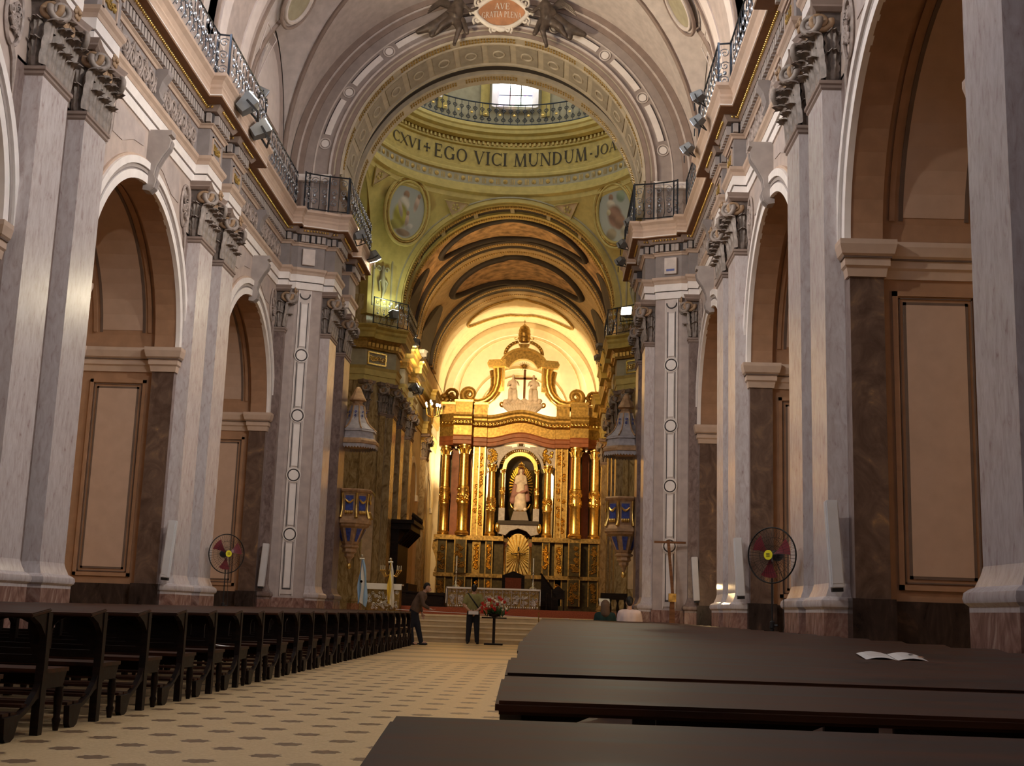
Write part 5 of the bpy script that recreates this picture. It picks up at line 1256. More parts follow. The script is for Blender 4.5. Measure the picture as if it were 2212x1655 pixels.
# ------------------------------------------------------------------ standing fans
def fan(loc, rz, r, label, hub):
    t = thing('standing_fan', label, 'fan', loc, rz)
    MB().lathe([(.22, 0), (.22, .02), (.05, .05), (.03, .1)], 20).build('base', 'black', t, 40)
    MB().lathe([(.03, .05), (.03, .85), (.04, .86), (.04, .95), (.012, .97), (.012, hub-.1)], 12).build('pole', 'black', t, 40)
    MB().tube([(.03, 0, .9), (.10, 0, .9)], .015, 6).build('clamp_knob', 'black', t)
    MB().lathe([(.011, .96), (.011, hub)], 8).build('chrome_pole', 'iron_bright', t, 40)
    mo = MB().ell((0, .14, hub), (.085, .14, .085), 14, 10).build('motor', 'black', t, 60)
    g = MB(); g.tube([(r*cos(k*pi/20), 0, hub+r*sin(k*pi/20)) for k in range(40)], .012, 6, True); g.build('guard_ring', 'black', t, 60)
    w = MB()
    for f, d in ((-1, .10), (1, .09)):
        for k in range(44):
            a = 2*pi*k/44; w.tube([(.05*cos(a), f*d, hub+.05*sin(a)), (r*.55*cos(a), f*d, hub+r*.55*sin(a)), (r*.9*cos(a), f*d*.6, hub+r*.9*sin(a)), (r*cos(a), 0, hub+r*sin(a))], .0022, 3)
        for q in (.35, .65): w.tube([(r*q*cos(k*pi/14), f*d, hub+r*q*sin(k*pi/14)) for k in range(28)], .003, 3, True)
    w.build('wire_guard', 'black', t)
    for k in range(3):
        a0 = 2*pi*k/3+.4
        MB().grid(lambda u, v: ((.05+(r*.82-.05)*v)*cos(a0+(u-.5)*.75*(.5+.6*v)), .03*(u-.5)-.02, hub+(.05+(r*.82-.05)*v)*sin(a0+(u-.5)*.75*(.5+.6*v))), 6, 8).build('blade', 'fan_blade', t, 60)
    MB().lathe([(.001, -.005), (.075, -.005), (.075, 0), (.001, 0)], 20).xf(Matrix.Translation((0, -.105, hub)) @ Matrix.Rotation(pi/2, 4, 'X')).build('hub_label', 'yellow_label', t)
    m = MB(); 
    for q in (-.02, 0, .02): m.box(-.03, -.112, hub+q-.004, .03, -.110, hub+q+.004)
    m.build('label_print', 'black', t)
    MB().tube([(0, .1, hub-.05), (.12, .12, hub-.35), (.16, .08, .9), (.06, .05, .4)], .006, 5).build('cable', 'black', t)
    return t
fan((5.37, 19.0, 0), radians(-42), .42, 'black standing fan with yellow hub label near the right foreground pier', 1.95)
fan((-5.35, 28.0, 0), radians(42), .44, 'black standing fan with yellow hub label behind the left pews', 2.06)

# ------------------------------------------------------------------ wrought-iron railings on the cornices
def railing(label, pts, z=12.26, H=1.12):
    t = thing('cornice_railing', label, 'railing', (pts[0][0], pts[0][1], z)); ox, oy = pts[0]
    P = [(x-ox, y-oy) for x, y in pts]
    MB().tube([(x, y, H) for x, y in P], .022, 6).build('top_rail', 'iron', t); MB().tube([(x, y, .07) for x, y in P], .016, 6).build('bottom_rail', 'iron', t)
    for x, y in P: MB().box(x-.022, y-.022, 0, x+.022, y+.022, H+.03).build('newel', 'iron', t)
    bal = MB().tube([(0, 0, .07), (.10, 0, .25), (.09, 0, .45), (.0, 0, .72), (0, 0, H)], .010, 5).mesh('baluster', 'iron', 60)
    sc = MB()
    for zc, f in ((.28, 1), (.62, -1), (.92, 1)):
        sc.tube(spiral((.05, 0, zc), (0, f, 0), (0, 0, 1), .11, 1.35, 14, .6), .013, 4)
    sc.ell((.07, 0, .46), (.04, .05, .05), 6, 5)
    sc = sc.mesh('scroll', 'iron_bright', 60)
    for (x0, y0), (x1, y1) in zip(P, P[1:]):
        L = math.hypot(x1-x0, y1-y0); n = max(1, round(L/.30)); a = atan2(y1-y0, x1-x0)-pi/2
        for k in range(n):
            q = (k+.5)/n; put('scroll', sc, t, (x0+(x1-x0)*q, y0+(y1-y0)*q, 0), (0, 0, a), (1, (-1)**k, 1))['kind'] = 'stuff'
            q = k/n
            if k: put('baluster', bal, t, (x0+(x1-x0)*q, y0+(y1-y0)*q, 0), (0, 0, a))
    return t
for s in (-1, 1):
    S = SIDE[s]; X = lambda v: s*v
    for nm, pts in (('over the foreground arch', [(5.66, 14.0), (5.66, 16.7), (5.40, 16.75), (5.40, 20.1), (5.66, 20.2), (5.66, 25.2)]), ('over the second pier', [(5.66, 25.25), (5.40, 25.3), (5.40, 28.8)]),
                    ('over the last bay', [(5.66, 28.95), (5.66, 33.95)]), ('across the crossing pier', [(5.40, 33.95), (5.30, 34.05), (4.75, 34.28), (4.20, 34.42)]), ('along the crossing pier under the great arch', [(4.18, 34.5), (4.18, 38.7)])):
        railing('scrolled iron railing on the %s cornice %s' % (S, nm), [(s*x, y) for x, y in pts])
for s in (-1, 1): railing('gilt scrolled iron railing on the %s far crossing pier' % SIDE[s], [(s*5.4, 48.35), (s*4.5, 49.2), (s*4.15, 49.6), (s*4.15, 52.5)])

# ------------------------------------------------------------------ floodlights
def flood(label, loc, target, on, power=0, col=HALO, size=.2, mat='lamp_on', angle=100):
    t = thing('floodlight', label, 'floodlight', loc)
    d = (Vector(target)-Vector(loc)).normalized(); q = d.to_track_quat('-Y', 'Z').to_matrix().to_4x4() @ Matrix.Scale((2.3 if loc[1] < 30 or loc[0] > 4.5 else 1.8) if on else 1.4, 4)  # lit heads enlarged, so their glow is put into the shape
    MB().hexa([(-.10, .0, -.08), (.10, 0, -.08), (.07, .18, -.05), (-.07, .18, -.05)], [(-.10, 0, .08), (.10, 0, .08), (.07, .18, .05), (-.07, .18, .05)]).xf(q).build('housing', 'lamp_grey', t)
    MB().box(-.085, -.012, -.065, .085, .0, .065).xf(q).build('lens', mat if on else 'iron_bright', t)
    MB().tube([(-.12, .08, 0), (-.12, .08, -.16), (.12, .08, -.16), (.12, .08, 0)], .012, 5).xf(q).build('bracket', 'black', t)
    MB().tube([(0, 0, -.1), (0, 0, -.28)], .015, 5).build('stem', 'black', t)
    if on: light('SPOT', 'flood_light', Vector((0, 0, 0))+d*.09, power, col, t, .12, Vector((0, 0, 0))+d*2, angle, .7)
    return t
flood('lit floodlight, upper of the two on the left nave cornice', (-5.0, 26.05, 12.2), (1.5, 27.5, 18.8), True, P_NAVE_LAMP)
flood('lit floodlight, lower of the two on the left nave cornice', (-5.0, 27.45, 12.12), (2.5, 30, 17.5), True, P_NAVE_LAMP)
flood('unlit black spotlight on the left railing', (-5.42, 28.8, 13.5), (0, 31, 10), False)
flood('lit floodlight at the front of the left crossing pier cornice', (-3.95, 35.6, 12.05), (1.5, 41, 16), True, P_CROSS*.4)
flood('lit floodlight at the rear of the left crossing pier cornice', (-3.92, 38.4, 12.05), (1.0, 44, 1.5), True, P_CROSS*2.2, angle=80)
flood('unlit black spotlight, topmost on the right nave railing', (5.0, 26.36, 12.55), (0, 30, 10), False)
flood('unlit grey floodlight, middle one on the right nave cornice', (5.02, 26.5, 12.0), (0, 30, 8), False)
flood('unlit grey floodlight, lowest on the right nave cornice', (5.0, 28.45, 12.1), (0, 32, 8), False)
flood('unlit grey floodlight, upper on the right crossing pier', (3.92, 36.4, 12.1), (0, 42, 8), False)
flood('unlit grey floodlight, lower on the right crossing pier', (3.92, 37.6, 11.9), (0, 42, 8), False)
flood('unlit black spotlight at the corner of the right crossing cornice', (4.05, 35.0, 12.35), (0, 42, 8), False)
flood('lit floodlight, nearer one on the left chancel cornice', (-4.02, 52.0, 12.32), (.3, 69, 11), True, P_CHANCEL, WARM, angle=60)
flood('lit floodlight, farther one on the left chancel cornice', (-4.02, 55.3, 12.5), (.3, 69, 8.5), True, P_CHANCEL*.9, WARM, angle=60)
flood('lit spotlight, left one below the left chancel cornice', (-4.0, 52.2, 10.45), (2.5, 58, 17.5), True, P_CHANCEL*.35, WARM, angle=120)
flood('lit spotlight, right one below the left chancel cornice', (-4.0, 54.1, 10.55), (1.5, 68, 4), True, P_CHANCEL*.4, WARM, angle=60)
flood('unlit floodlight, upper on the right chancel cornice', (3.92, 53.2, 12.6), (0, 66, 8), False)
flood('unlit floodlight, lower on the right chancel cornice', (3.92, 55.2, 12.5), (0, 66, 8), False)
flood('brilliant white floodlight on the right far crossing pier', (4.83, 48.3, 13.05), (2.0, 41, 15), True, P_CROSS*1.15, (1, .87, .58), angle=140)
flood('greenish lit floodlight under the left pendentive', (-4.62, 48.6, 12.85), (-5.2, 49.2, 16.5), True, P_CROSS*.16, (.85, 1, .62), mat='lamp_green', angle=150)
for s in (-1, 1):  # unseen floods added to brighten the upper nave walls
    for y, ty, tz, nm in ((11.5, 18.0, 9.0, 'above the rear pier'), (20.5, 26.5, 9.5, 'above the foreground arch')):
        flood('added unseen floodlight on the %s nave cornice %s, facing across' % (SIDE[s], nm), (s*5.2, y, 12.5), (-s*6.0, ty, tz), True, P_NAVE_LAMP*1.3, (1, .90, .76), angle=75)
# candelabra of small bulbs on the chancel cornice
cb = thing('candelabrum', 'sparkling bulb candelabrum at the end of the left chancel cornice', 'candelabrum', (-4.0, 60.2, 10.0))
m = MB(); m.tube([(0, 0, 0), (0, 0, .8)], .04, 6)
for k in range(7): a = k*.9; m.tube([(0, 0, .3), (.3*cos(a), .3*sin(a), .45), (.35*cos(a), .35*sin(a), .8+.08*(k % 3))], .02, 5)
m.build('arms', 'gold', cb, 60); bm_ = MB().ell((0, 0, 0), (.045, .045, .08), 8, 6).mesh('bulb', 'bulb', 60)
for k in range(7): a = k*.9; put('bulb', bm_, cb, (.35*cos(a), .35*sin(a), .92+.08*(k % 3)))

# ------------------------------------------------------------------ pulpits on the crossing piers
def pulpit(s, label):
    t = thing('pulpit', label, 'pulpit', (s*4.32, 38.95, 0), radians(22.5))
    def L8(prof, name, mat, sm=None, par=None): return MB().lathe(prof, 8, (0, 0, 0)).build(name, mat, par or t, sm)
    cano = L8([(.05, 7.95), (.09, 7.9), (.17, 7.72), (.27, 7.55), (.28, 7.50), (.17, 7.46), (.16, 7.40), (.22, 7.36), (.22, 7.30)], 'canopy_finial', 'pulpit_tan')
    dome_ = L8([(.22, 7.32), (.25, 7.2), (.30, 6.95), (.40, 6.75), (.55, 6.6), (.66, 6.53), (.66, 6.50)], 'canopy_roof', 'pulpit_grey')
    for k in range(8):
        a = k*pi/4; dome_2 = MB().tube([(r*cos(a)*1.02, r*sin(a)*1.02, z+.01) for r, z in ((.22, 7.32), (.25, 7.2), (.30, 6.95), (.40, 6.75), (.55, 6.6), (.66, 6.53))], .025, 5).build('canopy_rib', 'pulpit_tan', dome_, 60)
        a2 = a+pi/8; m = MB()
        for j in range(3): m.tube(spiral((.30*cos(a2), .30*sin(a2), 7.1-.12*j), (-sin(a2), cos(a2), 0), (0, 0, 1), .045, 1.2, 8, j), .012, 4)
        m.build('canopy_ornament', 'pulpit_blue', dome_, 60)
    L8([(.66, 6.50), (.68, 6.46), (.62, 6.44), (.66, 6.25), (.69, 6.22)], 'canopy_frieze', 'pulpit_grey'); L8([(.69, 6.22), (.74, 6.18), (.78, 6.14), (.78, 6.06), (.74, 6.04), (.7, 6.02), (.1, 6.02)], 'canopy_cornice', 'pulpit_tan')
    for k in range(8):
        a0, a1 = k*pi/4, (k+1)*pi/4; p0 = Vector((.74*cos(a0), .74*sin(a0), 0)); p1 = Vector((.74*cos(a1), .74*sin(a1), 0)); m = MB()
        for j in range(6):
            q = p0.lerp(p1, j/6); r = p0.lerp(p1, (j+1)/6); c = (q+r)/2
            m.add([(q.x, q.y, 6.04), (r.x, r.y, 6.04), (r.x, r.y, 5.95), (c.x, c.y, 5.90), (q.x, q.y, 5.95)], [(0, 1, 2, 3, 4)])
        m.build('lambrequin', 'pulpit_grey', t)
    L8([(.64, 4.62), (.66, 4.58), (.62, 4.52), (.58, 4.50), (.56, 4.46), (.54, 4.46), (.54, 3.78), (.60, 3.74), (.66, 3.62), (.66, 3.54), (.58, 3.50), (.3, 3.5)], 'basin', 'pulpit_tan')
    for k in range(8):
        a0, a1 = k*pi/4+.17, (k+1)*pi/4-.17; am = (a0+a1)/2
        q = [(.555*cos(am)/cos(.22)*1.0, 0)]
        R1 = .56
        m = MB().add([(R1*cos(a0), R1*sin(a0), 3.92), (R1*cos(a1), R1*sin(a1), 3.92), (R1*cos(a1), R1*sin(a1), 4.40), (R1*cos(a0), R1*sin(a0), 4.40)], [(0, 1, 2, 3)]); m.build('blue_panel', 'pulpit_blue', t)
        m = MB(); m.tube([(.58*cos(a0+(a1-a0)*j/6), .58*sin(a0+(a1-a0)*j/6), 4.28-.10*sin(j*pi/6)) for j in range(7)], [.02, .03, .035, .04, .035, .03, .02], 5)
        for j in range(4): m.ell((.58*cos(a0+(a1-a0)*(j+.5)/4), .58*sin(a0+(a1-a0)*(j+.5)/4), 3.88), (.04, .04, .06), 6, 4)
        m.build('garland', 'gold', t, 60)
        a = k*pi/4; MB().tube([(.60*cos(a), .60*sin(a), 4.48), (.565*cos(a), .565*sin(a), 4.2), (.57*cos(a), .57*sin(a), 3.95), (.66*cos(a), .66*sin(a), 3.70)], [.05, .035, .04, .06], 6).build('gilt_rib', 'gold', t, 60)
        m = MB().add([(r*cos(k*pi/4+e), r*sin(k*pi/4+e), z) for r, e, z in ((.485, .2, 3.38), (.485, .585, 3.38), (.30, .52, 2.98), (.30, .27, 2.98))], [(0, 1, 2, 3)]); m.build('blue_panel', 'pulpit_blue', t)
    L8([(.6, 3.52), (.58, 3.46), (.47, 3.40), (.37, 3.15), (.27, 2.92), (.24, 2.88), (.3, 2.84), (.3, 2.8), (.22, 2.76), (.24, 2.66), (.16, 2.6), (.16, 2.52), (.08, 2.44), (.05, 2.34), (.03, 2.3)], 'corbel', 'pulpit_tan')
    MB().ell((0, 0, 2.22), (.08, .08, .1), 10, 8).build('corbel_drop', 'gold', t, 60)
    w = MB().box(-.2, -.12, 4.5, .2, .12, 6.1); 
    bk = MB().box(-.32, -.06, 3.4, .32, .06, 6.1); o = bk.build('back_panel', 'pulpit_tan', t); o.location = (s*.46*cos(radians(22.5)), -s*.46*sin(radians(22.5)), 0); o.rotation_euler = (0, 0, pi/2-radians(22.5))
    return t
pulpit(-1, 'octagonal gilded pulpit with blue panels and tiered canopy on the left crossing pier')
pulpit(1, 'octagonal gilded pulpit with blue panels and tiered canopy on the right crossing pier')

# ------------------------------------------------------------------ sanctuary furniture
al = thing('altar', 'silver-fronted altar table with a white cloth before the retable', 'altar', (-.02, 45.5, 1.06))
MB().box(-1.66, 0, 0, 1.66, .9, .70).build('body', 'gold_dark', al); MB().box(-1.72, -.06, .68, 1.72, .96, .74).build('cloth', 'cloth_white', al)
for f in (-1, 1): MB().box(f*1.70, -.06, .15, f*1.73, .3, .72).build('cloth_fall', 'cloth_white', al)
for k in range(10):
    u = -1.5+3.0*k/9
    m = MB(); carve(m, u-.15, u+.15, .08, .52, -.03, 16, .06); m.build('relief_panel', 'silver', al, 60)
    MB().box(u-.17, -.035, .03, u-.155, 0, .66).build('relief_strip', 'silver', al)
m = MB()
for k in range(27): m.tube(spiral((-1.58+.1215*k, -.03, .59), (1, 0, 0), (0, 0, (-1)**k), .05, 1.2, 8, 0), .012, 4)
m.build('relief_border', 'silver', al, 60)
m = MB()
for k in range(40): m.ell((-1.62+.083*k, -.03, .05), (.03, .02, .05), 6, 4)
m.build('fringe', 'silver', al, 60)
def candle(x, label):
    t = thing('candlestick', label, 'candlestick', (x, 45.75, 1.80))
    MB().lathe([(.14, 0), (.14, .03), (.05, .10), (.03, .14), (.05, .17), (.025, .2), (.02, .5), (.035, .53), (.02, .56), (.02, .60), (.05, .62)], 12).build('stick', 'silver', t, 40)
    MB().lathe([(.024, .6), (.024, 1.12), (.004, 1.14)], 10).build('candle', 'candle', t, 40)
candle(-1.42, 'tall candle in a silver stick at the left end of the altar'); candle(1.42, 'tall candle in a silver stick at the right end of the altar')
# flower stand
fs = thing('flower_stand', 'dark post stand holding an arrangement of red and white flowers', 'flower stand', (.43, 36.5, 0))
MB().box(-.27, -.14, 0, .27, .14, .05).build('foot', 'dark_wood', fs); MB().box(-.04, -.04, .05, .04, .04, .76).build('post', 'dark_wood', fs)
MB().box(-.36, -.15, .76, .36, .15, .80).build('tray', 'dark_wood', fs)
lf_m = MB().grid(lambda u, v: ((u-.5)*.05*sin(pi*min(1, v+.08)), .12*v*v, .28*v), 2, 5).mesh('leaf', 'green_leaf', 60)
fw_m = MB()
for k in range(7): a = k*2*pi/7; fw_m.tube([(0, 0, 0), (.035*cos(a), .035*sin(a), .05), (.05*cos(a), .05*sin(a), .10)], [.012, .02, .006], 5)
fr = fw_m.mesh('red_flower', 'flower_red', 60); fw2 = MB()
for k in range(8): a = k*2*pi/8; fw2.ell((.03*cos(a), .03*sin(a), .03), (.022, .022, .03), 6, 4)
fwm = fw2.mesh('white_flower', 'flower_white', 60)
rr = random.Random(3)
for k in range(60):
    a = rr.uniform(0, 6.28); q = rr.uniform(.0, .30); put('leaf', lf_m, fs, (q*cos(a), .4*q*sin(a), .80+rr.uniform(0, .10)), (rr.uniform(-.9, .9), rr.uniform(-.9, .9), a))
for k in range(30):
    u = rr.uniform(-.36, .36); h = rr.uniform(.06, .56)*(1-1.4*abs(u)**1.2); put('red_flower' if k % 5 < 3 else 'white_flower', fr if k % 5 < 3 else fwm, fs, (u, rr.uniform(-.12, .1), .84+max(.02, h)), (rr.uniform(-.4, .4), rr.uniform(-.4, .4)+u, 0), (.8, .8, 1.0))
MB().lathe([(.05, 0), (.15, .02), (.17, .09), (.15, .1)], 12, (0, 0, .80)).build('bowl', 'dark_wood', fs, 40)
# silver side altar with cloth, candlesticks, flags
sa = thing('credence_table', 'silver-fronted side table with a white cloth beside the left pier', 'table', (-3.72, 42.6, .8))
MB().box(-.55, 0, 0, .62, .6, .95).build('body', 'gold_dark', sa); MB().box(-.6, -.05, .93, .68, .65, .98).build('cloth', 'cloth_white', sa); MB().box(-.6, -.06, .78, .68, -.04, .95).build('cloth_fall', 'cloth_white', sa)
m = MB(); carve(m, -.55, .62, .05, .75, -.03, 60, .06); m.build('relief', 'silver', sa, 60)
MB().box(-.7, -.2, -.02, .8, .7, .06).build('plinth', 'carpet_red', sa)
cd = thing('candelabrum', 'many-armed gilt candelabrum behind the left side table', 'candelabrum', (-3.62, 44.0, .8))
MB().lathe([(.2, 0), (.2, .05), (.05, .15), (.03, .3), (.05, .9), (.025, 1.0), (.02, 1.7), (.05, 1.75), (.02, 1.85)], 12).build('stem', 'gold_dark', cd, 40)
m = MB()
for k in range(8): a = k*pi/4; m.tube([(0, 0, 1.35), (.22*cos(a), .22*sin(a), 1.25), (.36*cos(a), .36*sin(a), 1.45)], .014, 5); m.lathe([(.03, 0), (.04, .02), (.015, .05)], 8, (.36*cos(a), .36*sin(a), 1.45))
m.build('arms', 'gold', cd, 60)
for k in range(8): a = k*pi/4; MB().lathe([(.012, 0), (.012, .16), (.002, .17)], 6, (.36*cos(a), .36*sin(a), 1.48)).build('candle', 'candle', cd)
def flag(label, loc, bands, H, w):
    t = thing('flag', label, 'flag', loc)
    MB().lathe([(.14, 0), (.14, .04), (.03, .08), (.015, .12), (.015, H+.05)], 10).build('pole', 'gold_dark', t, 40); MB().ell((0, 0, H+.1), (.05, .05, .05), 8, 6).build('finial', 'silver', t, 60)
    n = len(bands)
    for i, mat in enumerate(bands):
        def f(u, v):
            q = (i+u)/n; hang = v
            wv = w*(.25+.75*min(1, hang*1.6))*(1-.35*max(0, hang-.8)*3)
            return (.03+wv*(q-.35)+.02*sin(9*hang+6*q), -.05+.05*sin(q*14)*(.3+hang), H-.02-hang*(H-.35)-.25*abs(q-.3)*hang)
        MB().grid(f, 5, 18).build('cloth_band', mat, t, 60)
    MB().tube([(-.07, 0, H), (.09, 0, H)], .035, 6).build('bow', 'cloth_white', t, 60)
    return t
fg = flag('sky blue and white flag with a sun hanging from its pole on the left', (-4.28, 41.4, .8), ['flag_blue', 'cloth_white', 'flag_blue'], 1.75, .34)
MB().lathe([(.001, 0), (.045, 0)], 14).xf(Matrix.Translation((.035, -.11, 1.0)) @ Matrix.Rotation(pi/2, 4, 'X')).build('sun_emblem', 'flag_sun', fg)
flag('yellow and white flag hanging from its pole behind the side table', (-3.42, 42.2, .8), ['flag_yellow', 'cloth_white'], 1.7, .24)
# choir stall canopy and console on the left of the chancel
st = thing('choir_stall', 'tall carved dark wood choir stall with overhanging canopy, left of the chancel', 'choir stall', (-4.5, 53.6, 1.05))
MB().box(-.35, -1.5, 0, .1, 2.2, 3.2).build('back', 'dark_wood', st); MB().box(-.35, -1.6, 3.2, .62, 2.3, 3.45).build('canopy', 'dark_wood', st); MB().box(-.35, -1.7, 3.45, .75, 2.4, 3.6).build('canopy_cornice', 'dark_wood', st)
MB().box(.1, -1.5, 0, .6, 2.2, .5).build('seat', 'dark_wood', st); MB().box(.5, -1.5, .5, .6, 2.2, .95).build('front', 'dark_wood', st)
for k in range(6): m = MB().tube([(.1, -1.4+.7*k, 2.6), (.35, -1.4+.7*k, 2.9), (.6, -1.4+.7*k, 3.2)], [.05, .07, .09], 6); m.build('canopy_bracket', 'dark_wood', st, 60)
for k in range(9): MB().lathe([(.05, 0), (.03, .1), (.06, .16), (.01, .32)], 8, (.68, -1.6+.48*k, 3.6)).build('finial', 'dark_wood', st, 40)
co = thing('organ_console', 'dark wooden console desk behind the walking person', 'console', (-2.75, 46.6, 1.06))
MB().box(-.75, 0, 0, .85, .7, .52).build('body', 'dark_wood', co); MB().hexa([(-.8, -.05, .52), (.88, -.05, .40), (.88, .75, .40), (-.8, .75, .52)], [(-.8, -.05, .58), (.88, -.05, .46), (.88, .75, .46), (-.8, .75, .58)]).build('lid', 'dark_wood', co)
for x in (-.65, .75): MB().box(x-.05, -.02, 0, x+.05, .05, .5).build('leg', 'dark_wood', co)
# chairs, throne, stair
def carved_chair(label, loc, w, h, mat='dark_wood'):
    t = thing('carved_chair', label, 'chair', loc)
    MB().box(-w/2, 0, .42, w/2, w*.9, .48).build('seat', mat, t)
    MB().box(-w/2, w*.85, .48, w/2, w*.92, h).build('backrest', mat, t); MB().prism([(-w/2, h), (w/2, h), (w*.25, h+.1), (0, h+.2), (-w*.25, h+.1)], lambda a, b, d: (a, d, b), w*.84, w*.93).build('crest', mat, t)
    for x in (-1, 1):
        for y in (.04, w*.86): MB().box(x*(w/2-.03)-.025, y-.02, 0, x*(w/2-.03)+.025, y+.03, .45).build('leg', mat, t)
        MB().tube([(x*(w/2-.02), w*.85, .75), (x*(w/2-.02), .1, .72), (x*(w/2-.02), .04, .46)], .025, 6).build('arm', mat, t, 60)
    return t
th = carved_chair('high-backed dark throne with red panel behind the altar', (.42, 54.5, 1.05), 1.0, 1.5)
MB().box(-.36, .82, .6, .36, .86, 1.4).build('red_upholstery', 'carpet_red', th)
carved_chair('low dark chair left of the throne behind the altar', (-.75, 54.2, 1.05), .8, .75); carved_chair('low dark chair right of the throne behind the altar', (1.55, 54.2, 1.05), .8, .72)
carved_chair('dark carved chair standing right of the altar', (2.35, 46.2, 1.06), .5, .72)
sr = thing('stair_rail', 'dark sloping stair rail right of the throne', 'stair rail', (1.9, 56, 1.05))
MB().hexa([(-.25, 0, 0), (.55, 0, 0), (.55, .12, 0), (-.25, .12, 0)], [(-.25, 0, 1.6), (.55, 0, .55), (.55, .12, .55), (-.25, .12, 1.6)]).build('panel', 'dark_wood', sr); MB().tube([(-.28, .06, 1.66), (.6, .06, .58)], .05, 6).build('handrail', 'dark_wood', sr)
le = thing('lectern', 'dark wooden lectern with a white cloth beside the seated couple', 'lectern', (4.0, 44.8, .8))
MB().box(-.12, -.12, 0, .12, .12, .6).build('post', 'dark_wood', le); MB().hexa([(-.22, -.2, .55), (.22, -.2, .55), (.22, .2, .66), (-.22, .2, .66)], [(-.22, -.2, .6), (.22, -.2, .6), (.22, .2, .72), (-.22, .2, .72)]).build('desk', 'dark_wood', le)
MB().hexa([(-.19, -.23, .48), (.19, -.23, .48), (.19, .18, .70), (-.19, .18, .70)], [(-.19, -.22, .63), (.19, -.22, .63), (.19, .2, .745), (-.19, .2, .745)]).build('cloth', 'cloth_white', le)
sb = thing('sideboard', 'dark carved sideboard on turned legs behind the seated man', 'sideboard', (4.35, 45.3, .8))
MB().box(-.45, 0, .72, .5, .5, .95).build('top', 'dark_wood', sb)
for k in range(4): MB().lathe([(.05, 0), (.03, .2), (.06, .4), (.03, .6), (.06, .72)], 8, (-.38+.27*k, .1, 0)).build('leg', 'dark_wood', sb, 40)
# wooden cross leaning on the right pier
wc = thing('wooden_cross', 'plain wooden cross leaning on the right crossing pier band', 'cross', (5.42, 34.05, 1.38))
MB().hexa([(-.09, 0, .2), (-.01, 0, .2), (-.01, .05, .2), (-.09, .05, .2)], [(-.20, .22, 1.68), (-.12, .22, 1.68), (-.12, .27, 1.68), (-.20, .27, 1.68)]).build('upright', 'cross_wood', wc)
MB().box(-.55, .19, 1.585, .32, .23, 1.645).build('crossbar', 'cross_wood', wc); MB().box(-.16, -.05, 0, .04, .12, .22).build('socket', 'gold_dark', wc)
wcf = MB().hexa([(-.16, -.02, -1.38), (.04, -.02, -1.38), (.04, .1, -1.38), (-.16, .1, -1.38)], [(-.12, -.0, 0), (0, -.0, 0), (0, .08, 0), (-.12, .08, 0)]); wcf.build('stand', 'cross_wood', wc)
# rope barrier
rp = thing('rope_barrier', 'thin rope barrier across the sanctuary steps on a slim post', 'barrier', (1.72, 37.2, 0))
MB().lathe([(.12, 0), (.12, .03), (.015, .06), (.015, .95), (.03, .97)], 10).build('post', 'gold_dark', rp, 40)
MB().tube([(0, 0, .82), (-1.5, .1, .86), (-4.3, .1, .93)], .008, 5).build('rope', 'cloth_white', rp); MB().tube([(0, 0, .80), (.3, -.05, .77), (.9, 0, .82)], .008, 5).build('rope', 'cloth_white', rp)
MB().lathe([(.12, 0), (.12, .03), (.015, .06), (.015, .95), (.03, .97)], 10, (-4.3, .1, 0)).build('post', 'gold_dark', rp, 40)

# ------------------------------------------------------------------ cartouche with angels on the great arch
ct = thing('cartouche', 'oval inscribed cartouche in a white scroll frame at the crown of the great arch', 'cartouche', (.12, 34.30, 18.62)); ct.scale = (1.1, 1, 1.2)
MB().prism([(.60*cos(k*pi/20)*(1+.06*cos(4*k*pi/20)), .36*sin(k*pi/20)) for k in range(40)], lambda a, b, d: (a, d, b+.04), -.06, .0).build('plaque', 'plaque', ct)
MB().tube([(.66*cos(k*pi/20)*(1+.07*cos(4*k*pi/20)), -.06, .04+.42*sin(k*pi/20)) for k in range(40)], .065, 7, True).build('frame', 'letter_pale', ct, 60)
m = MB()
for f in (-1, 1):
    for (u, z, r) in ((.62, .3, .14), (.66, -.18, .13), (.2, -.42, .12), (.3, .5, .13), (.78, .05, .1)): m.tube(spiral((f*u, -.07, z), (f, 0, 0), (0, 0, 1), r, 1.3, 12, -1), .035, 6)
m.ell((0, -.08, -.42), (.16, .06, .08), 8, 6); m.build('frame_scrolls', 'letter_pale', ct, 60)
lettering('AVE', lambda x, z: (-.20+x, -.068, .12+z), 'letter_pale', ct, .17, .42)
lettering('GRATIA PLENA', lambda x, z: (-.55+x, -.068, -.14+z+.05*(1-((x-.55)/.55)**2)), 'letter_pale', ct, .16, 1.10)
